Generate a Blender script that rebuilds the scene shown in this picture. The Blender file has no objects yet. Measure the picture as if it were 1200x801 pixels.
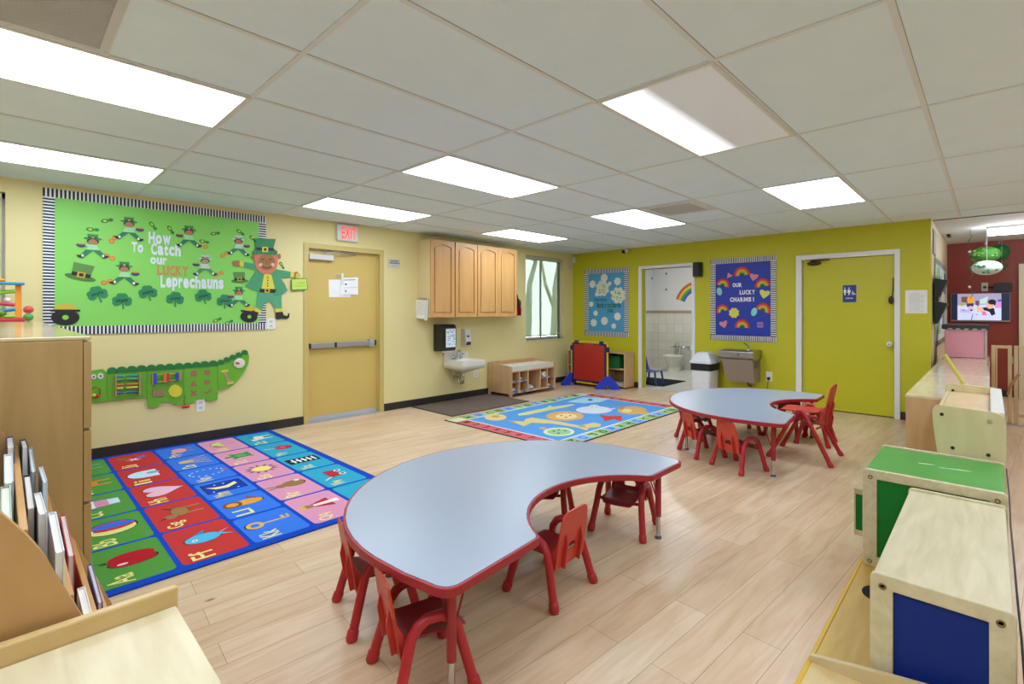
import bpy, math, random
from math import sin, cos, pi, radians
from mathutils import Vector, Matrix
random.seed(7)
SC = bpy.context.scene
COL = SC.collection

# ---------------------------------------------------------------- camera
F, YAW, PV, PU, CH = 577.714, .7532, 363.98, 618.25, 1.3016
cs, sn = cos(YAW), sin(YAW)
XL, YB, ZC = -5.737, 7.369, 2.369
cd = bpy.data.cameras.new('camera'); cam = bpy.data.objects.new('camera', cd); COL.objects.link(cam)
cam.location = (0, 0, CH); cam.rotation_euler = (pi/2, 0, YAW)
cd.sensor_width = 36; cd.lens = 36*F/1200
cd.shift_x = (600-PU)/1200; cd.shift_y = (PV-400.5)/1200
cd.clip_start = .05
SC.camera = cam

def ray(u, v):
    a = (u-PU)/F
    return (-sn+a*cs, cs+a*sn, -(v-PV)/F)
def LW(u, v, x=XL):            # photo measurement -> (y, z) on a wall of constant x
    r = ray(u, v); t = x/r[0]; return (t*r[1], CH+t*r[2])
def BW(u, v, y=YB):            # -> (x, z) on a wall of constant y
    r = ray(u, v); t = y/r[1]; return (t*r[0], CH+t*r[2])
def FL(u, v, z=0):             # -> (x, y) on a level plane
    r = ray(u, v); t = (z-CH)/r[2]; return (t*r[0], t*r[1])

# ---------------------------------------------------------------- materials
def lin(h):
    h = h.lstrip('#'); o = []
    for i in (0, 2, 4):
        c = int(h[i:i+2], 16)/255
        o.append(c/12.92 if c <= .04045 else ((c+.055)/1.055)**2.4)
    return (*o, 1)
_M = {}
def nt(name):
    m = bpy.data.materials.new(name); m.use_nodes = True
    t = m.node_tree; b = t.nodes['Principled BSDF']
    return m, t, b
def M(h, rough=.5, metal=0, noise=.06, scale=14, spec=.5, bump=0, alpha=1):
    k = (h, rough, metal, noise, scale, spec, bump)
    if k in _M: return _M[k]
    m, t, b = nt('paint_'+h.strip('#'))
    N, L = t.nodes, t.links
    c = lin(h)
    tc = N.new('ShaderNodeTexCoord'); nz = N.new('ShaderNodeTexNoise'); nz.inputs['Scale'].default_value = scale
    nz.inputs['Detail'].default_value = 4
    L.new(tc.outputs['Object'], nz.inputs['Vector'])
    mx = N.new('ShaderNodeMix'); mx.data_type = 'RGBA'
    mx.inputs[6].default_value = (*[x*(1-noise) for x in c[:3]], 1); mx.inputs[7].default_value = (*[min(1, x*(1+noise)) for x in c[:3]], 1)
    L.new(nz.outputs['Fac'], mx.inputs[0]); L.new(mx.outputs[2], b.inputs['Base Color'])
    b.inputs['Roughness'].default_value = rough; b.inputs['Metallic'].default_value = metal
    b.inputs['Specular IOR Level'].default_value = spec
    if bump:
        bp = N.new('ShaderNodeBump'); bp.inputs['Strength'].default_value = bump; bp.inputs['Distance'].default_value = .01
        n2 = N.new('ShaderNodeTexNoise'); n2.inputs['Scale'].default_value = scale*12; L.new(tc.outputs['Object'], n2.inputs['Vector'])
        L.new(n2.outputs['Fac'], bp.inputs['Height']); L.new(bp.outputs['Normal'], b.inputs['Normal'])
    _M[k] = m; return m
def WOOD(h1, h2, axis=(1, 1, 1), rough=.4, name='wood', scale=3.0):
    k = (h1, h2, axis, rough)
    if k in _M: return _M[k]
    m, t, b = nt(name); N, L = t.nodes, t.links
    tc = N.new('ShaderNodeTexCoord'); mp = N.new('ShaderNodeMapping'); mp.inputs['Scale'].default_value = axis
    nz = N.new('ShaderNodeTexNoise'); nz.inputs['Scale'].default_value = scale; nz.inputs['Detail'].default_value = 6; nz.inputs['Distortion'].default_value = .6
    L.new(tc.outputs['Object'], mp.inputs['Vector']); L.new(mp.outputs['Vector'], nz.inputs['Vector'])
    cr = N.new('ShaderNodeValToRGB'); cr.color_ramp.elements[0].position = .3; cr.color_ramp.elements[1].position = .7
    cr.color_ramp.elements[0].color = lin(h1); cr.color_ramp.elements[1].color = lin(h2)
    L.new(nz.outputs['Fac'], cr.inputs['Fac']); L.new(cr.outputs['Color'], b.inputs['Base Color'])
    b.inputs['Roughness'].default_value = rough
    _M[k] = m; return m
def EMIT(h, s, name='lamp_glow'):
    k = (h, s, name)
    if k in _M: return _M[k]
    m, t, b = nt(name)
    b.inputs['Base Color'].default_value = lin(h); b.inputs['Emission Color'].default_value = lin(h); b.inputs['Emission Strength'].default_value = s
    _M[k] = m; return m

# ---------------------------------------------------------------- mesh builder
def frame(o, u, v):
    u, v = Vector(u).normalized(), Vector(v).normalized(); return (Vector(o), u, v, u.cross(v))
FLW = frame((XL, 0, 0), (0, 1, 0), (0, 0, 1))       # left wall: (y, z), out of the wall = +x
FBW = frame((0, YB, 0), (1, 0, 0), (0, 0, 1))       # back wall: (x, z), out = -y
FXY = frame((0, 0, 0), (1, 0, 0), (0, 1, 0))
def ell(cx, cy, rx, ry=None, rot=0, n=20, a0=0, a1=360):
    ry = rx if ry is None else ry; full = abs(a1-a0) >= 360; c, s = cos(radians(rot)), sin(radians(rot)); o = []
    for i in range(n if full else n+1):
        a = radians(a0+(a1-a0)*i/n); x, y = rx*cos(a), ry*sin(a); o.append((cx+c*x-s*y, cy+s*x+c*y))
    return o
def rrect(x0, x1, y0, y1, r=.01, n=4):
    o = []
    for cx, cy, a in ((x1-r, y1-r, 0), (x0+r, y1-r, 90), (x0+r, y0+r, 180), (x1-r, y0+r, 270)):
        for i in range(n+1):
            t = radians(a+90*i/n); o.append((cx+r*cos(t), cy+r*sin(t)))
    return o
def rpoly(pts, r, n=5):
    o = []; k = len(pts)
    for i, p in enumerate(pts):
        rr = r[i] if isinstance(r, (list, tuple)) else r
        p = Vector(p); a = Vector(pts[i-1])-p; b = Vector(pts[(i+1) % k])-p
        q = min(rr, a.length*.45, b.length*.45); p0 = p+a.normalized()*q; p1 = p+b.normalized()*q
        if q < 1e-6: o.append(tuple(p)); continue
        for j in range(n+1):
            t = j/n; o.append(tuple((1-t)**2*p0+2*t*(1-t)*p+t*t*p1))
    return o
_T = {}
def text_geo(s, bold=.0):
    k = (s, bold)
    if k not in _T:
        cu = bpy.data.curves.new('t', 'FONT'); cu.body = s; cu.size = 1; cu.offset = bold; cu.resolution_u = 3
        ob = bpy.data.objects.new('t', cu); COL.objects.link(ob)
        dg = bpy.context.evaluated_depsgraph_get(); dg.update()
        me = bpy.data.meshes.new_from_object(ob.evaluated_get(dg))
        V = [(v.co.x, v.co.y) for v in me.vertices]; P = [tuple(p.vertices) for p in me.polygons]
        bpy.data.objects.remove(ob); bpy.data.curves.remove(cu); bpy.data.meshes.remove(me)
        xs = [p[0] for p in V]; ys = [p[1] for p in V]
        _T[k] = (V, P, min(xs), max(xs), min(ys), max(ys))
    return _T[k]

class MB:
    def __init__(s): s.v = []; s.f = []; s.m = []; s.sm = []; s.mats = []
    def mi(s, m):
        if m not in s.mats: s.mats.append(m)
        return s.mats.index(m)
    def add(s, V, Fc, m, smooth=False):
        o = len(s.v); i = s.mi(m); s.v += [tuple(p) for p in V]
        for f in Fc: s.f.append([o+k for k in f]); s.m.append(i); s.sm.append(smooth)
        return s
    def box(s, x0, x1, y0, y1, z0, z1, m, mx=None):
        V = [(x, y, z) for z in (z0, z1) for y in (y0, y1) for x in (x0, x1)]
        if mx is not None: V = [mx @ Vector(p) for p in V]
        return s.add(V, [(0, 2, 3, 1), (4, 5, 7, 6), (0, 1, 5, 4), (2, 6, 7, 3), (0, 4, 6, 2), (1, 3, 7, 5)], m)
    def prism(s, P, fr, n0, n1, m, smooth=False):
        O, U, W, N = fr
        if sum(P[i-1][0]*P[i][1]-P[i][0]*P[i-1][1] for i in range(len(P))) < 0: P = P[::-1]
        k = len(P); B = [O+U*p[0]+W*p[1]+N*n0 for p in P]; T = [O+U*p[0]+W*p[1]+N*n1 for p in P]
        s.add(B+T, [tuple(range(k-1, -1, -1)), tuple(range(k, 2*k))], m)
        return s.add(B+T, [(i, (i+1) % k, k+(i+1) % k, k+i) for i in range(k)], m, smooth)
    def ring(s, A, B, fr, n0, n1, m):
        O, U, W, N = fr; k = len(A)
        P = [O+U*p[0]+W*p[1]+N*n for n in (n0, n1) for L in (A, B) for p in L]
        Fc = []
        for i in range(k):
            j = (i+1) % k
            Fc += [(2*k+i, 2*k+j, 3*k+j, 3*k+i), (j, i, k+i, k+j), (i, j, 2*k+j, 2*k+i), (k+j, k+i, 3*k+i, 3*k+j)]
        return s.add(P, Fc, m)
    def flat(s, P, fr, n, m):                        # printed or painted patch, no edge of its own
        O, U, W, N = fr
        if sum(P[i-1][0]*P[i][1]-P[i][0]*P[i-1][1] for i in range(len(P))) < 0: P = P[::-1]
        return s.add([O+U*p[0]+W*p[1]+N*n for p in P], [tuple(range(len(P)))], m)
    def text(s, t, fr, x0, y0, x1, y1, n, m, bold=.02, keep=False):
        V, P, a, b, c, d = text_geo(t, bold)
        kx = (x1-x0)/(b-a); ky = (y1-y0)/(d-c)
        if keep: kx = ky
        O, U, W, N = fr
        return s.add([O+U*(x0+(p[0]-a)*kx)+W*(y0+(p[1]-c)*ky)+N*n for p in V], P, m)
    def tube(s, path, r, m, seg=10, cap=True):
        P = [Vector(p) for p in path]; R = r if isinstance(r, (list, tuple)) else [r]*len(P)
        V = []; up = None
        for i, p in enumerate(P):
            d = (P[min(i+1, len(P)-1)]-P[max(i-1, 0)]).normalized()
            if up is None: up = Vector((0, 0, 1)) if abs(d.z) < .9 else Vector((1, 0, 0))
            x = d.cross(up).normalized(); y = x.cross(d).normalized(); up = y
            V += [p+(x*cos(2*pi*k/seg)+y*sin(2*pi*k/seg))*R[i] for k in range(seg)]
        Fc = [(i*seg+k, (i+1)*seg+k, (i+1)*seg+(k+1) % seg, i*seg+(k+1) % seg) for i in range(len(P)-1) for k in range(seg)]
        s.add(V, Fc, m, True); n = len(P)
        if cap: s.add(V, [tuple(range(seg)), tuple(range(n*seg-1, (n-1)*seg-1, -1))], m)
        return s
    def cyl(s, a, b, r, m, r2=None, seg=16): return s.tube([a, b], [r, r if r2 is None else r2], m, seg)
    def lathe(s, prof, c, m, seg=24, ax=None):       # profile of (radius, height)
        O, U, W, N = ax if ax else FXY; c = Vector(c); V = []
        for r, h in prof: V += [c+U*(r*cos(2*pi*k/seg))+W*(r*sin(2*pi*k/seg))+N*h for k in range(seg)]
        n = len(prof)
        s.add(V, [(i*seg+k, i*seg+(k+1) % seg, (i+1)*seg+(k+1) % seg, (i+1)*seg+k) for i in range(n-1) for k in range(seg)], m, True)
        return s.add(V, [tuple(range(seg-1, -1, -1)), tuple(range((n-1)*seg, n*seg))], m)
    def ball(s, c, rx, ry, rz, m, seg=16, rings=10, pw=1):
        V = []; 
        for i in range(rings+1):
            t = pi*i/rings-pi/2
            for k in range(seg):
                a = 2*pi*k/seg; V.append((c[0]+rx*cos(t)*cos(a), c[1]+ry*cos(t)*sin(a), c[2]+rz*sin(t)))
        return s.add(V, [(i*seg+k, i*seg+(k+1) % seg, (i+1)*seg+(k+1) % seg, (i+1)*seg+k) for i in range(rings) for k in range(seg)], m, True)
    def grid(s, fn, nu, nv, m, thick=None):          # surface patch fn(u,v), closed with a thickness vector when given
        V = [fn(i/nu, j/nv) for j in range(nv+1) for i in range(nu+1)]; w = nu+1
        Fc = [(j*w+i, j*w+i+1, (j+1)*w+i+1, (j+1)*w+i) for j in range(nv) for i in range(nu)]
        if not thick: return s.add(V, Fc, m, True)
        k = len(V); t = Vector(thick); s.add(V+[Vector(p)+t for p in V], Fc+[tuple(k+q for q in f[::-1]) for f in Fc], m, True)
        rim = [i for i in range(w)]+[j*w+nu for j in range(1, nv+1)]+[nv*w+i for i in range(nu-1, -1, -1)]+[j*w for j in range(nv-1, 0, -1)]
        q = len(rim); A = [V[i] for i in rim]; B = [Vector(p)+t for p in A]
        return s.add(A+B, [(i, q+i, q+(i+1) % q, (i+1) % q) for i in range(q)], m)
    def build(s, name, parent=None, bevel=0, seg=2, at=None, world=True, sub=0):
        off = Vector((0, 0, 0))
        if parent is not None and world: off = Vector(parent.get('_o', (0, 0, 0)))
        if at is not None: off = Vector(at)
        me = bpy.data.meshes.new(name); me.from_pydata([Vector(p)-off for p in s.v], [], s.f)
        for m in s.mats: me.materials.append(m)
        me.polygons.foreach_set('material_index', s.m); me.polygons.foreach_set('use_smooth', s.sm)
        me.validate(); me.update()
        ob = bpy.data.objects.new(name, me); COL.objects.link(ob)
        if parent is not None:
            ob.parent = parent; ob['_o'] = tuple(off)
        elif at is not None: ob.location = at; ob['_o'] = tuple(at)
        if bevel:
            md = ob.modifiers.new('bevel', 'BEVEL'); md.width = bevel; md.segments = seg; md.limit_method = 'ANGLE'; md.angle_limit = radians(40)
        return ob
def thing(name, label, cat, loc=(0, 0, 0), rz=0, group=None):
    o = bpy.data.objects.new(name, None); COL.objects.link(o); o.empty_display_size = .05
    o.location = loc; o.rotation_euler = (0, 0, rz); o['label'] = label; o['category'] = cat; o['_o'] = tuple(loc)
    if group: o['group'] = group
    return o
def tag(o, label, cat, group=None):
    o['label'] = label; o['category'] = cat
    if group: o['group'] = group
    return o
def struct(o, label=None, cat='structure'):
    o['kind'] = 'structure'
    if label: o['label'] = label; o['category'] = cat
    return o
def dup(root, loc, rz, label, group=None):
    r = root.copy(); COL.objects.link(r); r.location = loc; r.rotation_euler = (0, 0, rz); r['label'] = label
    if group: r['group'] = group
    for ch in list(root.children):
        c = ch.copy(); COL.objects.link(c); c.parent = r
        for g in list(ch.children):
            d = g.copy(); COL.objects.link(d); d.parent = c
    return r
def bx(name, b, m, parent=None, bevel=0, at=None): return MB().box(*b, m).build(name, parent, bevel, at=at)

# palette
WHITE = M('#f2f2f0', .45); BLACK = M('#1a1a1c', .4); CHROME = M('#c9c9c9', .18, 1, .03); STEEL = M('#b2b2b0', .3, 1, .05)
PLATE = M('#efeee8', .4); PAPER = M('#eeeeea', .7); INK = M('#3c3c40', .7); GREY = M('#9a9a98', .5)
RED = M('#b5262e', .38); REDP = M('#c33a34', .36); REDD = M('#8c1f26', .4)
BIRCH = WOOD('#d8bd8c', '#e6d0a6', (1, 6, 1), .42, 'birch'); BIRCHZ = WOOD('#d6ba88', '#e6cfa4', (5, 5, .8), .42, 'birch_upright')
MAPLE = WOOD('#a5834c', '#b5935c', (2, 6, .8), .4, 'honey_maple'); PALE = WOOD('#cdbb90', '#decda6', (6, 1, 6), .45, 'pale_ply')
PINE = WOOD('#c6b88e', '#dacda8', (9, 1.2, 9), .45, 'worn_pine'); OAK = WOOD('#cf9a58', '#dcab6c', (4, 4, .5), .35, 'cabinet_maple')
TAN = WOOD('#c9a06c', '#d6b080', (6, 6, 1), .42, 'tan_ply'); YEL = WOOD('#c8982c', '#d8b45c', (7, 1, 7), .45, 'yellow_stained_wood')
YELE = M('#d8aa1e', .45)
# ---------------------------------------------------------------- room shell
def floor_mat():
    m, t, b = nt('maple_plank_floor'); N, L = t.nodes, t.links
    tc = N.new('ShaderNodeTexCoord'); mp = N.new('ShaderNodeMapping'); mp.inputs['Rotation'].default_value = (0, 0, radians(-86))
    mp.inputs['Location'].default_value = (.3, .04, 0)
    L.new(tc.outputs['Object'], mp.inputs['Vector'])
    br = N.new('ShaderNodeTexBrick'); L.new(mp.outputs['Vector'], br.inputs['Vector'])
    br.offset = .37; br.offset_frequency = 2; br.squash = 1
    for k, v in (('Scale', 1), ('Mortar Size', .0012), ('Mortar Smooth', .1), ('Bias', 0), ('Brick Width', 1.15), ('Row Height', .152)): br.inputs[k].default_value = v
    br.inputs['Color1'].default_value = lin('#d9bb98'); br.inputs['Color2'].default_value = lin('#e4caaa'); br.inputs['Mortar'].default_value = lin('#a58a6a')
    mp2 = N.new('ShaderNodeMapping'); mp2.inputs['Scale'].default_value = (1.2, 9, 1); L.new(mp.outputs['Vector'], mp2.inputs['Vector'])
    nz = N.new('ShaderNodeTexNoise'); nz.inputs['Scale'].default_value = 2.2; nz.inputs['Detail'].default_value = 7; nz.inputs['Distortion'].default_value = .8
    L.new(mp2.outputs['Vector'], nz.inputs['Vector'])
    r1 = N.new('ShaderNodeValToRGB'); r1.color_ramp.elements[0].position = .28; r1.color_ramp.elements[1].position = .62
    r1.color_ramp.elements[0].color = lin('#e6d6c0'); r1.color_ramp.elements[1].color = (1, 1, 1, 1)
    L.new(nz.outputs['Fac'], r1.inputs['Fac'])
    mx = N.new('ShaderNodeMix'); mx.data_type = 'RGBA'; mx.blend_type = 'MULTIPLY'; mx.inputs[0].default_value = .75
    L.new(br.outputs['Color'], mx.inputs[6]); L.new(r1.outputs['Color'], mx.inputs[7])
    # knots
    mp3 = N.new('ShaderNodeMapping'); mp3.inputs['Scale'].default_value = (1.1, 2.2, 1); L.new(mp.outputs['Vector'], mp3.inputs['Vector'])
    vo = N.new('ShaderNodeTexVoronoi'); vo.inputs['Scale'].default_value = 1.6; L.new(mp3.outputs['Vector'], vo.inputs['Vector'])
    r2 = N.new('ShaderNodeValToRGB'); r2.color_ramp.elements[0].position = .016; r2.color_ramp.elements[1].position = .05
    r2.color_ramp.elements[0].color = lin('#7a5c46'); r2.color_ramp.elements[1].color = (1, 1, 1, 1)
    L.new(vo.outputs['Distance'], r2.inputs['Fac'])
    m2 = N.new('ShaderNodeMix'); m2.data_type = 'RGBA'; m2.blend_type = 'MULTIPLY'; m2.inputs[0].default_value = .85
    L.new(mx.outputs[2], m2.inputs[6]); L.new(r2.outputs['Color'], m2.inputs[7])
    L.new(m2.outputs[2], b.inputs['Base Color']); b.inputs['Roughness'].default_value = .3; b.inputs['Specular IOR Level'].default_value = .4
    return m
def tile_mat(c1, c2, mortar, w, h, plane='XZ', rough=.3):
    m, t, b = nt('ceramic_tile'); N, L = t.nodes, t.links
    tc = N.new('ShaderNodeTexCoord'); mp = N.new('ShaderNodeMapping')
    if plane == 'XZ': mp.inputs['Rotation'].default_value = (radians(-90), 0, 0)
    if plane == 'YZ': mp.inputs['Rotation'].default_value = (radians(-90), 0, radians(-90))
    L.new(tc.outputs['Object'], mp.inputs['Vector'])
    br = N.new('ShaderNodeTexBrick'); L.new(mp.outputs['Vector'], br.inputs['Vector']); br.offset = 0
    for k, v in (('Scale', 1), ('Mortar Size', .004), ('Brick Width', w), ('Row Height', h)): br.inputs[k].default_value = v
    br.inputs['Color1'].default_value = lin(c1); br.inputs['Color2'].default_value = lin(c2); br.inputs['Mortar'].default_value = lin(mortar)
    L.new(br.outputs['Color'], b.inputs['Base Color']); b.inputs['Roughness'].default_value = rough
    return m
WALLY = M('#e8d99a', .55, 0, .03, 2.5); WALLO = M('#c6c01e', .5, 0, .04, 2); WALLW = M('#e8e6dc', .6, 0, .03, 3)
REDW = M('#8c3324', .55, 0, .05, 3); CREAM = M('#ddd0ac', .55, 0, .03, 3); CEIL = M('#e3f2fd', .85, 0, .035, 5, .2, .15)
GRIDM = M('#dde2e4', .6, 0, .03); TRIMW = M('#e9e9e6', .35, 0, .03); BASE = M('#2b2422', .5); TAND = M('#d2b665', .38, 0, .04, 3); TANF = M('#cbb66c', .4, 0, .04, 3)

struct(bx('floor', (-5.9, 4.1, -3.7, 10.5, -.08, 0), floor_mat()))
# grid ceiling, slightly proud T-bars
o = bx('ceiling', (-5.9, 4.1, -3.7, 7.53, ZC, ZC+.06), CEIL); struct(o)
g = MB()
gx = [-2.079+.61*i for i in range(-6, 11)]; gy = [.854+1.22*j for j in range(-3, 6)]
for x in gx:
    if -5.7 < x < 4: g.box(x-.011, x+.011, -3.6, 7.36 if x < -.5 else 7.5, ZC-.004, ZC, GRIDM)
    if -5.7 < x < 4: g.box(x+.011, x+.0135, -3.6, 7.36 if x < -.5 else 7.5, ZC-.0012, ZC, M('#a9a8a4', .8))
for y in gy:
    g.box(-5.72, 4, y-.011, y+.011, ZC-.0045, ZC, GRIDM); g.box(-5.72, 4, y+.011, y+.0135, ZC-.0012, ZC, M('#a9a8a4', .8))
struct(g.build('trim_ceiling_grid'))
struct(bx('ceiling_hall', (-.62, 4.1, 7.54, 10.5, ZC, ZC+.06), M('#e0e4e6', .8, 0, .02)))
struct(bx('trim_ceiling_seam', (-.49, 4, 7.51, 7.535, ZC-.006, ZC+.02), M('#3a3936', .8)))
struct(bx('ceiling_restroom', (-5.9, -3.0, 7.49, 10.5, ZC+.1, ZC+.16), M('#d0d0cc', .8)))

def holed(name, fr, u0, u1, v0, v1, holes, n0, n1, m):
    us = sorted({u0, u1, *[h[0] for h in holes], *[h[1] for h in holes]}); vs = sorted({v0, v1, *[h[2] for h in holes], *[h[3] for h in holes]})
    b = MB()
    for i in range(len(us)-1):
        for j in range(len(vs)-1):
            uc, vc = (us[i]+us[i+1])/2, (vs[j]+vs[j+1])/2
            if any(h[0] < uc < h[1] and h[2] < vc < h[3] for h in holes): continue
            b.prism([(us[i], vs[j]), (us[i+1], vs[j]), (us[i+1], vs[j+1]), (us[i], vs[j+1])], fr, n0, n1, m)
    return struct(b.build(name))
W1, W2, D1 = (-1.15, .02, .85, 2.25), (6.07, 7.1, .8, 2.25), (2.415, 3.33, 0, 2.03)
holed('wall_left', FLW, -3.7, 7.49, 0, ZC+.05, [W1, W2, D1], -.15, 0, WALLY)
RD, D2 = (-4.27, -3.395, 0, 2.0), (-1.85, -.835, 0, 1.985)
holed('wall_back', FBW, XL, -.497, 0, ZC+.05, [RD, D2], -.12, 0, WALLO)
struct(bx('wall_return', (-.62, -.5, 7.49, 10.4, 0, ZC+.05), CREAM))
struct(bx('wall_far', (-.62, 4.1, 10.4, 10.5, 0, ZC+.05), REDW))
struct(bx('wall_right', (4.0, 4.1, -3.7, 10.4, 0, ZC+.05), WALLW))
struct(bx('wall_front', (-5.9, 4.1, -3.8, -3.6, 0, ZC+.05), WALLW))
# baseboards
for nm, y0, y1 in (('baseboard_left', -3.6, 2.362), ('baseboard_left_far', 3.388, 7.36)):
    struct(bx(nm, (XL, XL+.012, y0, y1, 0, .095), BASE, bevel=.003))
for nm, x0, x1 in (('baseboard_back', -5.72, -4.335), ('baseboard_back_middle', -3.33, -1.92), ('baseboard_back_right', -.78, -.5)):
    struct(bx(nm, (x0, x1, YB-.012, YB, 0, .095), BASE, bevel=.003))
struct(bx('baseboard_far', (-.5, .3, 10.388, 10.4, 0, .1), BASE))
struct(bx('baseboard_return', (-.5, -.488, 7.5, 10.38, 0, .1), BASE))

# exit door: tan steel door in a tan steel frame
dr = struct(bx('door_1', (XL-.10, XL-.055, 2.42, 3.325, .012, 2.025), TAND, bevel=.002), 'tan steel exit door with a push bar in the yellow wall', 'door')
fm = MB(); P = FLW
for (a, b, c, d) in ((2.365, 2.418, 0, 2.085), (3.327, 3.385, 0, 2.085), (2.418, 3.327, 2.028, 2.085)):
    fm.prism([(a, c), (b, c), (b, d), (a, d)], FLW, -.15, .014, TANF)
fm.prism([(2.418, .012), (2.43, .012), (2.43, 2.028), (2.418, 2.028)], FLW, -.054, -.035, TANF)
fm.prism([(3.312, .012), (3.327, .012), (3.327, 2.028), (3.312, 2.028)], FLW, -.054, -.035, TANF)
fm.build('door_frame', dr, .003)
bx('threshold', (XL-.14, XL+.02, 2.42, 3.326, 0, .011), M('#b9bfc6', .35, .6), dr)
bx('kick_strip', (XL-.055, XL-.048, 2.43, 3.31, .012, .055), M('#c5cad2', .35, .3), dr)
b = MB(); b.box(XL-.055, XL-.005, 2.44, 3.2, .86, .925, M('#b9b9b6', .3, .7)); b.build('push_bar', dr, .008)
b = MB()
for y in (2.425, 2.735): b.box(XL-.055, XL-.002, y, y+.03, .862, .923, BLACK)
b.build('end_cap', dr, .004)
b = MB().box(XL-.055, XL+.005, 3.19, 3.26, .845, .945, M('#c4c4c0', .3, .6)); b.build('latch_case', dr, .006)
bx('latch_cap', (XL-.05, XL+.0, 3.262, 3.285, .86, .93), BLACK, dr, .004)
cl = MB().box(XL-.055, XL+.01, 2.43, 2.72, 1.90, 1.965, M('#d2d2cd', .4)).build('door_closer', dr, .006)
MB().tube([(XL-.02, 2.62, 1.97), (XL-.02, 2.62, 1.99), (XL+.03, 2.75, 1.995), (XL-.03, 3.02, 2.0)], .008, M('#a8a8a4', .3, .8)).build('closer_arm', cl)
b = MB()
for z in (.25, 1.05, 1.85): b.cyl((XL-.05, 3.318, z-.05), (XL-.05, 3.318, z+.05), .009, TANF)
b.build('hinge', dr)

# windows of the left wall
SHADE = None
def shade_mat():
    m = bpy.data.materials.new('sheer_green_shade'); m.use_nodes = True; t = m.node_tree; N, L = t.nodes, t.links
    for n in list(N): N.remove(n)
    out = N.new('ShaderNodeOutputMaterial'); tr = N.new('ShaderNodeBsdfTranslucent'); tp = N.new('ShaderNodeBsdfTransparent'); df = N.new('ShaderNodeBsdfDiffuse')
    tr.inputs['Color'].default_value = lin('#eef6e2'); tp.inputs['Color'].default_value = lin('#e8f5dc'); df.inputs['Color'].default_value = lin('#d8ecc0')
    wv = N.new('ShaderNodeTexNoise'); wv.inputs['Scale'].default_value = 400
    a = N.new('ShaderNodeMixShader'); a.inputs[0].default_value = .2; b = N.new('ShaderNodeMixShader'); b.inputs[0].default_value = .14
    L.new(tr.outputs[0], a.inputs[1]); L.new(df.outputs[0], a.inputs[2]); L.new(a.outputs[0], b.inputs[1]); L.new(tp.outputs[0], b.inputs[2])
    L.new(b.outputs[0], out.inputs['Surface']); return m
SHADE = shade_mat()
def glass_mat():
    m, t, b = nt('window_glass'); b.inputs['Transmission Weight'].default_value = 1; b.inputs['Roughness'].default_value = 0; b.inputs['IOR'].default_value = 1.01
    return m
GLASS = glass_mat()
FRW = M('#d9d3a6', .45)
for nm, (y0, y1, z0, z1), lab in (('window_1', W1, 'window with a green shade at the left edge of the yellow wall'), ('window_2', W2, 'window with a sheer green roller shade near the room corner')):
    w = MB()
    for q in ((y0, y0+.04, z0, z1), (y1-.04, y1, z0, z1), (y0, y1, z0, z0+.04), (y0, y1, z1-.04, z1), ((y0+y1)/2-.007, (y0+y1)/2+.007, z0, z1)):
        w.prism([(q[0], q[2]), (q[1], q[2]), (q[1], q[3]), (q[0], q[3])], FLW, -.145, -.105, M('#e4e4dc', .4))
    w = struct(w.build(nm), lab, 'window')
    MB().prism([(y0+.04, z0+.04), (y1-.04, z0+.04), (y1-.04, z1-.04), (y0+.04, z1-.04)], FLW, -.127, -.123, GLASS).build('pane', w)
    MB().prism([(y0-.0, z0-.028), (y1+.0, z0-.028), (y1, z0), (y0, z0)], FLW, -.10, .012, FRW).build('sill', w, .004)
    MB().flat([(y0+.045, z0+.07), (y1-.045, z0+.07), (y1-.045, z1-.05), (y0+.045, z1-.05)], FLW, -.06, SHADE).build('shade', w)
    MB().prism([(y0+.045, z0+.055), (y1-.045, z0+.055), (y1-.045, z0+.075), (y0+.045, z0+.075)], FLW, -.066, -.054, M('#a9b78c', .5)).build('hem_bar', w)
    MB().prism([(y0+.02, z1-.06), (y1-.02, z1-.06), (y1-.02, z1-.005), (y0+.02, z1-.005)], FLW, -.09, -.03, M('#c9c8a8', .45)).build('shade_valance', w, .006)
    MB().prism([(y1-.045, z0+.05), (y1-.02, z0+.05), (y1-.02, z1-.05), (y1-.045, z1-.05)], FLW, -.07, -.05, FRW).build('side_channel', w)
# outside the windows
struct(bx('ground_outside', (-16, -5.9, -8, 14, -.2, -.1), M('#8fa070', .9, 0, .2, 3)))
BARK = M('#b4b0a4', .9, 0, .2, 8); LEAF = M('#a9bd92', .8, 0, .25, 6)
for i, (x, y, h, lab) in enumerate(((-8.6, 9.1, 2.6, 'forked tree trunk outside the corner window, left of its middle'), (-9.6, 11.3, 3.0, 'pale tree behind the right half of the corner window'))):
    t = thing('garden_tree', lab, 'tree', (x, y, -.1), group='trees outside the window')
    MB().tube([(x, y, -.1), (x+.05, y+.05, 1), (x-.05, y+.2, 2), (x-.1, y+.5, h)], [.10, .09, .07, .05], BARK, 8).tube([(x, y+.1, 1.4), (x, y-.3, 2.1), (x, y-.5, 2.9)], [.06, .05, .03], BARK, 8).build('trunk', t)
    c = MB()
    for k in range(7):
        c.ball((x+random.uniform(-.5, .5), y+random.uniform(-.7, .7), h+random.uniform(.2, 1.0)), .34, .4, .3, LEAF, 8, 6)
    c.build('crown', t)

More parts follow.
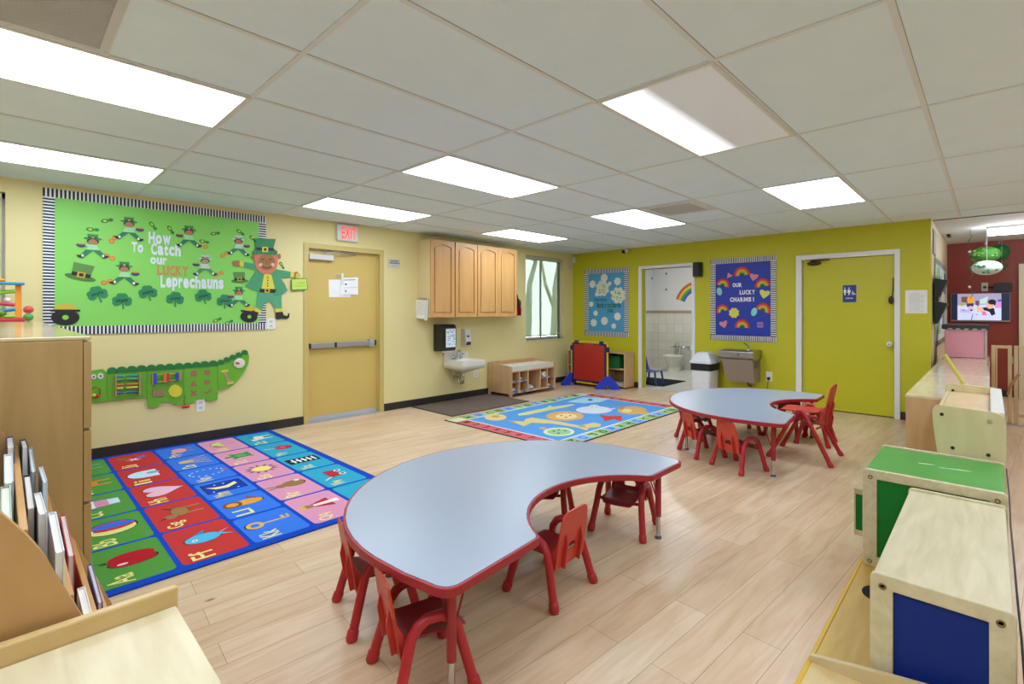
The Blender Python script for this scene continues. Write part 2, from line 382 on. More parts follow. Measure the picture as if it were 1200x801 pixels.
# olive door and restroom opening, white casings
d2 = struct(bx('door_2', (-1.842, -.843, YB+.03, YB+.07, .012, 1.98), M('#c6c020', .42, 0, .04, 2), bevel=.002), 'olive green restroom door flush in the olive wall', 'door')
b = MB()
for (x0, x1, z0, z1) in ((-1.916, -1.846, 0, 2.045), (-.839, -.783, 0, 2.045), (-1.846, -.839, 1.983, 2.045)): b.box(x0, x1, YB-.018, YB+.1, z0, z1, TRIMW)
b.build('door_casing', d2, .004)
kb = MB().lathe([(.022, 0), (.022, .02), (.012, .025), (.012, .045), (.03, .055), (.032, .075), (.022, .088), (.0, .09)], (-.885, YB+.03, .90), M('#e6e6e4', .25), 16, frame((0, 0, 0), (1, 0, 0), (0, 0, 1))).build('door_knob', d2)
MB().lathe([(.008, .089), (.008, .092)], (-.885, YB+.03, .90), INK, 10, frame((0, 0, 0), (1, 0, 0), (0, 0, 1))).build('keyhole', kb)
cl = MB().ball((-1.70, YB-.0, 1.93), .085, .035, .03, M('#3a2a1e', .4)).build('door_closer', d2)
MB().tube([(-1.74, YB-.01, 1.965), (-1.6, YB-.04, 1.967), (-1.52, YB-.01, 1.972)], .008, M('#3a2a1e', .4)).build('closer_arm', cl)
sg = MB(); (x0, z0), (x1, z1) = BW(987, 354), BW(1003, 333.5); BLUE = M('#1d3f86', .4)
sg.prism(rrect(x0, x1, z0, z1, .012), frame((0, YB+.03, 0), (1, 0, 0), (0, 0, 1)), 0, .004, BLUE)
fs = frame((x0, YB+.03, z0), (1, 0, 0), (0, 0, 1)); w_, h_ = x1-x0, z1-z0
for cx, dress in ((.17, 0), (.47, 1)):
    sg.flat(ell(cx*w_, .82*h_, .055*w_, n=12), fs, .005, WHITE)
    sg.flat([((cx-.09)*w_, .74*h_), ((cx+.09)*w_, .74*h_), ((cx+(.13 if dress else .1))*w_, .56*h_), ((cx+.05)*w_, .56*h_), ((cx+.05)*w_, .42*h_), ((cx-.05)*w_, .42*h_), ((cx-.05)*w_, .56*h_), ((cx-(.13 if dress else .1))*w_, .56*h_)], fs, .005, WHITE)
sg.ring(ell(.76*w_, .49*h_, .1*w_, n=14), ell(.76*w_, .49*h_, .07*w_, n=14), fs, .0045, .005, WHITE)
sg.flat([(.7*w_, .66*h_), (.74*w_, .66*h_), (.77*w_, .55*h_), (.9*w_, .5*h_), (.96*w_, .44*h_), (.92*w_, .43*h_), (.86*w_, .47*h_), (.72*w_, .52*h_)], fs, .0052, WHITE)
sg.text('RESTROOM', fs, .24*w_, .19*h_, .74*w_, .27*h_, .005, WHITE)
tag(sg.build('restroom_sign', at=(x0, YB+.03, z0)), 'small blue restroom sign with white figures on the olive door', 'sign')

od = MB()
for (x0, x1, z0, z1) in ((-4.332, -4.272, 0, 2.05), (-3.393, -3.335, 0, 2.05), (-4.272, -3.393, 2.0, 2.05)): od.box(x0, x1, YB-.016, YB+.135, z0, z1, TRIMW)
struct(od.build('trim_restroom_doorway', bevel=.004))
struct(bx('wall_light_block', (-2.0, -.63, YB+.16, YB+.2, 0, ZC), M('#55524a', .8)))  # unseen dark slab added to stop light leaking under the olive door
struct(bx('wall_light_block_side', (-2.05, -2.0, YB+.12, YB+.2, 0, ZC), M('#55524a', .8)))  # side of the added light block
# restroom
struct(bx('floor_restroom', (-5.73, -3.01, YB+.0, 10.4, .0005, .004), tile_mat('#c4c2b6', '#cfccc0', '#a8a69c', .3, .3, 'XY')))
TW = tile_mat('#cfcdc2', '#d6d4ca', '#b5b3a8', .2, .2, 'XZ'); TW2 = tile_mat('#cfcdc2', '#d6d4ca', '#b5b3a8', .2, .2, 'YZ')
UP = M('#d2d3d2', .6, 0, .02); BAND = M('#a08d78', .4, 0, .15, 20)
for nm, b_, tm in (('wall_restroom_back', (-5.73, -3.0, 10.4, 10.5), TW), ('wall_restroom_left', (-5.85, -5.73, 7.49, 10.5), TW2), ('wall_restroom_right', (-3.01, -2.9, 7.49, 10.5), TW2)):
    b = MB().box(*b_, 0, 1.24, tm); b.box(*b_, 1.24, 1.31, BAND); b.box(*b_, 1.31, 2.5, UP); struct(b.build(nm))
# ---------------------------------------------------------------- ceiling lights and vents
LS = 10.4
LAMP = EMIT('#dfedff', LS, 'lamp_diffuser'); LFR = M('#dcdcd8', .45)
def half_lit():
    m, t, b = nt('lamp_diffuser_half_lit'); N, L = t.nodes, t.links
    tc = N.new('ShaderNodeTexCoord'); sx = N.new('ShaderNodeSeparateXYZ'); L.new(tc.outputs['Object'], sx.inputs[0])
    cr = N.new('ShaderNodeValToRGB'); e = cr.color_ramp.elements; e[0].position = .18; e[0].color = (1, 1, 1, 1); e[1].position = .46; e[1].color = (.045, .045, .045, 1)
    ad = N.new('ShaderNodeMath'); ad.operation = 'MULTIPLY_ADD'; ad.inputs[1].default_value = 1/.56; ad.inputs[2].default_value = .5
    L.new(sx.outputs['X'], ad.inputs[0]); L.new(ad.outputs[0], cr.inputs[0])
    ml = N.new('ShaderNodeMath'); ml.operation = 'MULTIPLY'; ml.inputs[1].default_value = 2.2; L.new(cr.outputs[0], ml.inputs[0])
    b.inputs['Base Color'].default_value = lin('#dfe4ea'); b.inputs['Emission Color'].default_value = lin('#f2f6ff'); L.new(ml.outputs[0], b.inputs['Emission Strength'])
    b.inputs['Roughness'].default_value = .35
    return m
def ceil_light(i, j, label, mat=None):
    x0, y0 = -2.079+.61*i, .854+1.22*j; x1, y1 = x0+.61, y0+1.22; c = ((x0+x1)/2, (y0+y1)/2, ZC)
    t = thing('ceiling_light', label, 'ceiling light', c, group='recessed ceiling lights')
    b = MB(); e = .022; z0, z1 = ZC-.008, ZC
    for q in ((x0, x0+e, y0, y1), (x1-e, x1, y0, y1), (x0+e, x1-e, y0, y0+e), (x0+e, x1-e, y1-e, y1)): b.box(*q, z0, z1, LFR)
    b.build('light_frame', t)
    MB().box(x0+e, x1-e, y0+e, y1-e, ZC-.005, ZC-.001, mat or LAMP).build('diffuser', t)
for i, j, lab in ((-2, -1, 'large lit ceiling panel nearest the camera, beside the dark return grille'), (-5, -1, 'lit ceiling panel over the left edge of the yellow wall, above the clover bulletin board'),
                  (-2, 1, 'lit ceiling panel in the middle of the room, over the near table'), (-5, 1, 'lit ceiling panel close to the yellow wall, nearest the exit sign'),
                  (-5, 3, 'lit ceiling panel in front of the wall cabinets'), (-2, 3, 'lit ceiling panel beside the small air vent, towards the back wall'),
                  (1, 3, 'lit ceiling panel near the olive restroom door')):
    ceil_light(i, j, lab)
ceil_light(1, 1, 'half lit ceiling panel with one dark tube, over the tables', half_lit())
for i, j, lab in ((1, -1, 'added lit ceiling panel just above the camera, out of the picture'), (4, 1, 'added lit ceiling panel right of the shelf row, out of the picture'), (4, 3, 'added lit ceiling panel far right beyond the shelf row, out of the picture'),
                  (4, -1, 'added lit ceiling panel behind the camera on the right, out of the picture'), (7, 1, 'added lit ceiling panel by the right wall, out of the picture'), (-2, -3, 'added lit ceiling panel behind the camera on the left, out of the picture'), (1, -3, 'added lit ceiling panel behind the camera, out of the picture')):
    ceil_light(i, j, lab)  # unseen panels added to light the room
VENT = M('#cfd0d0', .55); VDK = M('#5c5c5c', .8)
t = thing('return_grille', 'grey slatted air return grille in the ceiling above the nearest light', 'air vent', (-2.385, 0, ZC))
x0, x1, y0, y1 = -2.665, -2.08, -.31, .30
b = MB()
for q in ((x0, x0+.035, y0, y1), (x1-.035, x1, y0, y1), (x0+.035, x1-.035, y0, y0+.03), (x0+.035, x1-.035, y1-.03, y1)): b.box(*q, ZC-.008, ZC, VENT)
b.build('grille_frame', t)
MB().box(x0+.03, x1-.03, y0+.03, y1-.03, ZC-.0025, ZC-.0005, VDK).build('backing', t)
b = MB(); n = 38
for k in range(n):
    x = x0+.037+(x1-x0-.074)*k/n; b.box(x, x+.0065, y0+.03, y1-.03, ZC-.006, ZC-.0025, VENT)
b.build('slats', t)
t = thing('air_vent', 'small louvered air vent in the ceiling beside a lit panel', 'air vent', (-2.35, 4.82, ZC))
b = MB(); x0, x1, y0, y1 = -2.66, -2.09, 4.54, 5.12
for q in ((x0, x0+.06, y0, y1), (x1-.06, x1, y0, y1), (x0+.06, x1-.06, y0, y0+.06), (x0+.06, x1-.06, y1-.06, y1)): b.box(*q, ZC-.01, ZC, M('#d8d8d6', .5))
b.build('vent_frame', t)
MB().box(x0+.05, x1-.05, y0+.05, y1-.05, ZC-.003, ZC-.0005, M('#a09f9c', .8)).build('backing', t)
b = MB()
for k in range(9):
    y = y0+.07+k*.052; b.box(x0+.06, x1-.06, y, y+.03, ZC-.009, ZC-.003, M('#c8c8c6', .5))
b.build('louvers', t)
# hall tube light
t = thing('tube_light', 'long white tube light on the plain ceiling beyond the seam', 'ceiling light', (.6, 8.6, ZC))
bx('fixture_base', (-.03, 1.25, 8.54, 8.66, ZC-.035, ZC), M('#d5d5d2', .5), t, .004)
MB().prism(rrect(-.06, .06, -.11, -.03, .03), frame((-.02, 8.6, ZC), (0, 1, 0), (0, 0, 1)), 0, 1.24, EMIT('#eef4ff', 27, 'tube_glow')).build('lens', t)

t = thing('tube_light', 'added second tube light brightening the hall, out of the picture', 'ceiling light', (2.4, 9.3, ZC))  # unseen fixture added to brighten the hall
bx('fixture_base', (1.8, 3.0, 9.24, 9.36, ZC-.035, ZC), M('#d5d5d2', .5), t, .004)
MB().prism(rrect(-.06, .06, -.11, -.03, .03), frame((1.8, 9.3, ZC), (0, 1, 0), (0, 0, 1)), 0, 1.2, EMIT('#eef4ff', 27, 'tube_glow')).build('lens', t)
# ---------------------------------------------------------------- kidney tables
LAM = M('#a1abb9', .3, 0, .02, 6); TRED = M('#a3222e', .4); LEGR = M('#a12730', .35)
def kidney(k=0.0, n=26):
    A, B = .86-k, .91-k
    P = [(-.36+A*cos(t), B*sin(t)) for t in [pi/2+pi*i/n for i in range(n+1)]]
    YA, YC = -.405-k*.4, .505+k*.4
    def arc(n=20):
        R = ((YC-YA)**2/4+.29**2)/(2*.29); a0 = math.asin((YC-YA)/2/R)
        return [(-.02-k+R*cos(a0)-R*cos(t), (YA+YC)/2+R*sin(t)) for t in [-a0+2*a0*i/n for i in range(n+1)]]
    P += [(-.2, -.905+k)]
    P += rpoly([(-.12, -.90+k), (0-k, -.872+k*.9), (-.02-k, YA)], [0, .06, .0])[1:-1]
    P += rpoly([(-.01-k, -.62), (-.02-k, YA), arc()[1]], [0, .03, 0])[1:-1]
    P += arc()[1:-1]
    P += rpoly([arc()[-2], (-.02-k, YC), (-.01-k, .62)], [0, .03, 0])[1:-1]
    P += rpoly([(-.02-k, YC), (0-k, .872-k*.9), (-.12, .90-k)], [0, .06, 0])[1:-1]
    P += [(-.2, .905-k)]
    return P
def make_table(label, loc, rz):
    t = thing('kidney_table', label, 'table', loc, rz, 'kidney tables'); H = .44
    b = MB().prism(kidney(.012), FXY, H-.028, H, LAM); b.build('tabletop', t, world=False)
    b = MB().ring(kidney(0), kidney(.012), FXY, H-.031, H-.0008, TRED); b.build('edge_band', t, .004, world=False)
    for (x, y) in ((-.11, -.77), (-.11, .77), (-.93, -.47), (-.93, .47)):
        l = MB().cyl((x, y, .125), (x, y, H-.028), .017, LEGR).build('leg', t, world=False)
        MB().cyl((x, y, .012), (x, y, .14), .0125, CHROME).lathe([(.019, 0), (.019, .008), (.012, .016)], (x, y, 0), M('#55555a', .5)).build('leg_insert', l, world=False).__setitem__('label', 'chrome leg insert with a dark foot')
        dx, dy = (.085 if x < -.5 else -.085), (.085 if y < 0 else -.085)
        c = MB().tube([(x, y, .2), (x+dx, y, H-.03)], .0042, LEGR, 6).tube([(x, y, .2), (x, y+dy, H-.03)], .0042, LEGR, 6); c.build('leg_brace', l, world=False)
        MB().cyl((x, y, H-.05), (x, y, H-.028), .03, LEGR).build('leg_socket', l, world=False)
    return t
t1 = make_table('near kidney shaped table with pale blue top and red edge', (-1.245, 1.81, 0), radians(2.4))
t2 = dup(t1, (-1.18, 4.93, 0), radians(3.5), 'far kidney shaped table with pale blue top near the olive wall', 'kidney tables')

# ---------------------------------------------------------------- red toddler chairs
def chair_proto(label, cat, loc, rz, S=(1, 1, 1), sharp=False, group=None, seat_z=.205):
    t = thing('toddler_chair', label, cat, loc, rz, group)
    X, Y, Z = S
    def q(x, y, z): return (x*X, y*Y, z*Z)
    r = .0182
    for sx in (-1, 1):
        if sharp: pts = [(.155, .15, .016), (.132, .03, .245), (.13, .012, .268), (.13, -.012, .268), (.132, -.03, .245), (.155, -.15, .016)]
        else: pts = [(.155, .135, .02), (.135, .095, .17), (.13, .08, .225), (.128, .055, .258), (.127, .025, .273), (.127, -.025, .273), (.128, -.055, .258), (.13, -.08, .225), (.135, -.095, .17), (.155, -.135, .02)]
        l = MB().tube([q(sx*a, b, c) for a, b, c in pts], r, RED, 12).build('leg_arch', t, world=False)
        for e, f in ((pts[0], pts[1]), (pts[-1], pts[-2])):
            d = (Vector(q(sx*f[0], f[1], f[2]))-Vector(q(sx*e[0], e[1], e[2]))).normalized(); a = Vector(q(sx*e[0], e[1], e[2])); a -= d*(a.z/d.z)
            MB().tube([a+Vector((0, 0, .001)), a+Vector((0, 0, .006))+d*.003, a+d*.038, a+d*.043], [.019, .0222, .0222, .019], RED, 12).build('foot_cap', l, world=False)
    b = MB()
    for y in (.075, -.085): b.tube([q(-.133, y, .185), q(0, y, .176), q(.133, y, .185)], .009, RED, 8)
    b.build('crossbar', t, world=False)
    zs = seat_z
    def seat(u, v):
        x = (u-.5)*2; w = (.102-.006*v)*(1 if v > .15 else 1-.22*((.15-v)/.15)**2); y = .135-.235*v; z = zs-.010*(1-x*x)*(.4+.6*(1-abs(2*v-1)))
        if v < .15: z -= .018*((.15-v)/.15)**2
        if v > .85: z += .02*((v-.85)/.15)**2
        return q(x*w, y, z)
    MB().grid(seat, 10, 12, REDP if sharp else REDD, (0, 0, -.007)).build('seat', t, world=False)
    # backrest: rounded shield with an oval hand hole, leaning back
    dn, up, wt, wb = zs-.055, .408, .095, .112
    h = up-dn
    O = Vector(q(0, -.104, dn)); W = Vector((0, -.043*Y, h*Z)); L_ = W.length; W = W/L_; fr = (O, Vector((1, 0, 0)), W, Vector((1, 0, 0)).cross(W))
    outer = rpoly([(-wb*X, 0), (wb*X, 0), (wb*X*1.0, L_*.45), (wt*X, L_), (-wt*X, L_), (-wb*X, L_*.45)], [.015, .015, .06, .045, .045, .06], 5)
    c0 = (0, L_*.30)
    outer.sort(key=lambda p: math.atan2(p[1]-c0[1], p[0]-c0[0])); n = len(outer)
    inner = []
    for p in outer:
        a = math.atan2(p[1]-c0[1], p[0]-c0[0]); inner.append((c0[0]+.036*X*cos(a), c0[1]+.025*Z*sin(a)))
    bk = MB().ring(outer, inner, fr, -.004, .004, M('#c8402c', .36)).build('backrest', t, .002, world=False)
    for sx in (-1, 1):
        x = sx*.058*X; rb = MB()
        rb.add([fr[0]+fr[1]*(x+dx)+W*wv+fr[3]*nn for dx in (-.004, .004) for wv, nn in ((0, .003), (0, .022), (L_*.42, .022), (L_*.62, .003))], [(0, 1, 2, 3), (7, 6, 5, 4), (0, 4, 5, 1), (1, 5, 6, 2), (2, 6, 7, 3), (3, 7, 4, 0)], REDP)
        rb.build('back_rib', bk, world=False); rb = MB()
        rb.add([fr[0]+fr[1]*(sx*wb*X-dx)+W*wv-fr[3]*nn for dx in (0, sx*.006) for wv, nn in ((0, -.003), (0, .03), (L_*.3, .02), (L_*.55, -.003))], [(0, 1, 2, 3), (7, 6, 5, 4), (0, 4, 5, 1), (1, 5, 6, 2), (2, 6, 7, 3), (3, 7, 4, 0)], REDP)
        rb.build('side_flange', bk, world=False)
    return t
def face(dx, dy): return math.atan2(-dx, dy)
G1, G2 = 'red toddler chairs at the near table', 'red toddler chairs at the far table'
spots = [(-1.517, 1.776, -.998, -.064, 'red toddler chair standing in the inner curve of the near table', G1),
         (-1.605, 2.56, .23, -.97, 'red toddler chair tucked under the far tip of the near table', G1),
         (-1.95, 1.12, .27, .96, 'red toddler chair at the outer curve of the near table, closest to the alphabet rug', G1),
         (-1.485, 1.03, .28, .96, 'red toddler chair at the bottom of the picture, beside a leg of the near table', G1),
         (-2.03, 2.32, .50, -.87, 'red toddler chair mostly hidden under the near table, glimpsed through its inner curve', G1),
         (-1.92, 4.37, .6, .8, 'red toddler chair on the camera side of the far table, second from its right tip', G2),
         (-1.52, 4.18, .39, .92, 'red toddler chair on the camera side of the far table, nearest its right leg', G2),
         (-2.235, 4.93, .998, .06, 'red toddler chair at the rounded left end of the far table', G2),
         (-1.255, 5.50, -.99, -.02, 'red toddler chair behind the larger red chair, under the far right tip of the table', G2),
         (-1.965, 5.44, .66, -.75, 'red toddler chair under the back edge of the far table, towards the left', G2),
         (-1.56, 5.60, -.05, -.998, 'red toddler chair under the back edge of the far table, near its middle', G2)]
proto = None
for (x, y, dx, dy, lab, gr) in spots:
    if proto is None: proto = chair_proto(lab, 'chair', (x, y, 0), face(dx, dy), group=gr)
    else: dup(proto, (x, y, 0), face(dx, dy), lab, gr)
big = chair_proto('larger red chair with a bright red seat pulled into the curve of the far table', 'chair', (-1.21, 4.925, 0), face(-1, -.03), (1.42, 1.55, 1.62), True, None, .262)
big.name = 'teacher_chair'
# ---------------------------------------------------------------- rugs and mats
YL = M('#e6dc7c', .9, 0, .05); OUT = M('#3a2a2a', .9); CRM = M('#f0e6cc', .9)
def RG(h): return M(h, .95, 0, .16, 160, .1)
def rug_abc():
    x1, x0, y0, y1 = -2.915, -5.705, .245, 1.998
    b = MB().box(x0, x1, y0, y1, .001, .009, RG('#1746b4'))
    cols = [(.295, .605, 5, '#55953f'), (.63, .94, 5, '#c23a36'), (.965, 1.275, 6, '#3a78dc'), (1.30, 1.61, 5, '#dc96b0'), (1.635, 1.94, 5, '#35a3c0')]
    names = ['Aa', 'Bb', 'Cc', 'Dd', 'Ee', 'Ff', 'Gg', 'Hh', 'Ii', 'Jj', 'Kk', 'Ll', 'Mm', 'Nn', 'Oo', 'Pp', 'Qq', 'Rr', 'Ss', 'Tt', 'Uu', 'Vv', 'Ww', 'Xx', 'Yy', 'Zz']
    E_ = ell
    def heart(s=1): return [(s*.9*math.sin(t)**3*.95, s*(.75*cos(t)-.3*cos(2*t)-.12*cos(3*t)-.05*cos(4*t))) for t in [2*pi*i/24 for i in range(24)]]
    def star(n, r0, r1): return [((r0 if i % 2 == 0 else r1)*sin(pi*i/n), (r0 if i % 2 == 0 else r1)*cos(pi*i/n)) for i in range(2*n)]
    ani = lambda c, c2: [(c, E_(0, 0, .6, .33)), (c, E_(-.5, .42, .26, .24)), (c, [(-.5, -.1), (-.3, -.1), (-.32, -.85), (-.48, -.85)]), (c, [(.3, -.1), (.5, -.1), (.48, -.85), (.32, -.85)]), (c2, [(.5, .2), (.85, .5), (.8, .55), (.45, .3)]), (c2, [(-.6, .55), (-.75, .9), (-.5, .65)])]
    icons = [
     [('#b3202a', E_(-.2, -.12, .42, .7)), ('#b3202a', E_(.2, -.12, .42, .7)), ('#5a3a1c', [(-.04, .45), (.05, .45), (.12, .8), (.04, .8)]), ('#24401e', [(.05, .6), (.3, .95), (.18, .6)]), ('#f3d8d8', E_(-.34, .2, .08, .16))],
     [('#2f66cc', E_(0, 0, .8, .8)), ('#e8dc80', E_(-.15, 0, .62, .78, n=20)), ('#c02c30', E_(.2, 0, .5, .77)), ('#3a6fd8', E_(.3, -.05, .3, .72)), ('#f0f0f0', E_(0, .72, .2, .12))],
     [('#3f7fd6', E_(0, .35, .75, .5)), ('#f0ead0', E_(0, .3, .6, .38)), ('#d890b0', [(-.55, .2), (.55, .2), (.4, -.7), (-.4, -.7)]), ('#c8dcf2', [(-.45, -.3), (.45, -.3), (.4, -.7), (-.4, -.7)])],
     ani('#d8893a', '#6d3a1c'), ani('#8a98a0', '#8a98a0'),
     [('#52b4d8', E_(-.05, 0, .45, .62)), ('#52b4d8', [(-.1, -.5), (.35, -1), (.1, -.55), (-.35, -1)]), ('#2f86b8', [(.35, .3), (.8, -.2), (.4, -.1)]), ('#f0e8e8', E_(-.12, .3, .1)), ('#c03038', E_(-.12, .3, .05))],
     ani('#9a7648', '#4a2c1c'), [('#e6b4c8', heart(1))],
     [('#c6dcea', E_(-.05, .1, .72, .72, 0, 18, 0, 180)), ('#c6dcea', [(-.77, .12), (.68, .12), (.68, -.5), (-.77, -.5)]), ('#7fa8c4', E_(.05, -.3, .24, .3))],
     [('#e0d4d8', star(6, .45, .12)), ('#3d8a48', [(p[0]+.55, p[1]+.45) for p in star(6, .4, .1)]), ('#3d7ad0', [(p[0]+.5, p[1]-.45) for p in star(6, .4, .1)])],
     [('#d8b060', E_(0, .55, .38, .34)), ('#3a78dc', E_(0, .55, .2, .18)), ('#d8b060', [(-.06, .25), (.06, .25), (.06, -.85), (-.06, -.85)]), ('#d8b060', [(.06, -.55), (.36, -.55), (.36, -.68), (.06, -.68)]), ('#d8b060', [(.06, -.78), (.36, -.78), (.36, -.88), (.06, -.88)])],
     [('#e0a03c', E_(0, -.2, .4, .6)), ('#8a4a1c', E_(0, .5, .42, .4)), ('#e0a03c', E_(0, .5, .26, .26)), ('#8a4a1c', [(.3, -.7), (.75, -.3), (.7, -.2), (.25, -.55)])],
     [('#1a3fa8', rrect(-.8, .8, -.85, .85, .1)), ('#f0e080', [(.3, .75), (-.25, .4), (-.35, -.1), (.1, -.65), (.45, -.6), (.05, -.1), (.1, .35)]), ('#f4f4e0', E_(.5, .3, .05)), ('#f4f4e0', E_(.5, -.1, .05)), ('#f4f4e0', E_(-.6, .6, .05)), ('#f4f4e0', E_(-.6, -.5, .05))],
     [('#e8d8e0', E_(.62*cos(radians(a)), .8*sin(radians(a)), .06, n=8)) for a in range(0, 360, 24)]+[('#d85a40', E_(0, -.86, .14))],
     [('#d8b070', E_(0, .3, .36, .4))]+[('#d8b070', [(.12*k-.04, .1), (.12*k+.06, .1), (.28*k+.05, -.85), (.28*k-.06, -.85)]) for k in (-3, -1, 1, 3)],
     [('#e0a0a8', E_(0, 0, .6, .42)), ('#e0a0a8', E_(-.5, .25, .28, .28)), ('#7a3a40', E_(-.66, .22, .1)), ('#c07880', [(-.4, -.3), (-.25, -.3), (-.28, -.75), (-.4, -.75)]), ('#c07880', [(.25, -.3), (.4, -.3), (.4, -.75), (.28, -.75)])],
     [('#c02c34', [(-.2, .3), (.2, .3), (.55, -.5), (-.55, -.5)]), ('#f0e4dc', [(-.12, .3), (.12, .3), (.2, -.9), (-.2, -.9)]), ('#a87848', E_(0, .5, .22, .24)), ('#e0b040', [(-.2, .65), (.2, .65), (.25, .95), (.08, .8), (0, .98), (-.08, .8), (-.25, .95)])],
     [('#9a7444', E_(0, -.3, .45, .55)), ('#9a7444', E_(-.05, .35, .28, .28)), ('#9a7444', E_(-.2, .8, .08, .28, 12)), ('#9a7444', E_(.1, .82, .08, .28, -12)), ('#e8dcc8', E_(.38, -.6, .14))],
     [('#7a5a4a', star(12, .85, .5)), ('#dc96b0', E_(0, 0, .56)), ('#f0dc70', E_(0, 0, .46))],
     [('#3d9648', E_(0, -.05, .5, .52)), ('#56b05c', E_(0, -.05, .3, .32)), ('#3d9648', E_(0, .65, .2, .2)), ('#3d9648', E_(-.5, .35, .14, .2, 45)), ('#3d9648', E_(.5, .35, .14, .2, -45)), ('#3d9648', E_(-.45, -.5, .14, .2, -45)), ('#3d9648', E_(.45, -.5, .14, .2, 45))],
     [('#c8dc80', E_(0, 0, .75, .6, 0, 16, 0, 180)), ('#d84848', E_(-.3, 0, .4, .55, 0, 12, 60, 180)), ('#4898d0', [(-.03, 0), (.03, 0), (.03, -.75), (-.03, -.75)])],
     [('#b03038', E_(0, -.1, .4, .55)), ('#f0e8d8', E_(0, .5, .25, .2))],
     [('#c02c34', [(-.6, .25), (.6, .25), (.5, -.35), (-.5, -.35)]), ('#e8d8c8', E_(-.35, -.5, .2)), ('#e8d8c8', E_(.35, -.5, .2)), ('#4a2c2c', E_(-.35, -.5, .1)), ('#4a2c2c', E_(.35, -.5, .1)), ('#e8d8c8', [(-.6, .2), (-.95, .7), (-.88, .74), (-.52, .25)])],
     [('#26262a', rrect(-.55, .55, -.85, .85, .04)), ('#e8e8e4', [(-.06, .7), (.06, .7), (.06, -.7), (-.06, -.7)])]+[('#e8e8e4', [(-.42, y), (.42, y), (.42, y-.12), (-.42, y-.12)]) for y in (.6, .3, 0, -.3, -.6)],
     [('#c0303c', E_(0, -.25, .5, .5)), ('#e06068', E_(0, -.25, .2, .2)), ('#e8e0d0', [(-.02, .2), (.03, .2), (.2, .9), (.14, .9)])],
     ani('#e0dcd8', '#26262a')]
    fr0 = lambda x, y: (Vector((x, y, 0)), Vector((-1, 0, 0)), Vector((0, -1, 0)), Vector((0, 0, 1)))
    k = 0; X1, X0 = -2.965, -5.655
    for (ya, yb, n, c) in cols:
        w = (X1-X0)/n
        for i in range(n):
            xa = X1-w*i; fr = fr0(xa, yb)       # origin: lower left of the picture, x along -X, y along -Y
            cw, ch = w-.024, yb-ya
            b.flat(rrect(.012, cw+.012, 0, ch, .03), fr, .0096, RG(c))
            cx, cy = .012+cw*.58, ch*.50; s = min(cw*.36, ch*.46)
            if k == 21: cx = cw*.4
            for q, (hc, P) in enumerate(icons[k]):
                z = .0100+q*.00012
                if q == 0: b.flat([(cx+p[0]*s*1.06, cy+p[1]*s*1.07) for p in P], fr, z-.0001, RG('#38282a'))
                b.flat([(cx+p[0]*s, cy+p[1]*s) for p in P], fr, z, RG(hc))
            b.text(names[k], fr, .030, ch*.52, .030+.105, ch*.52+.105, .0102, RG('#e8de86'), .012)
            k += 1
    r = b.build('alphabet_rug', at=((x0+x1)/2, (y0+y1)/2, 0))
    tag(r, 'blue alphabet rug with coloured picture squares along the yellow wall', 'rug')
rug_abc()
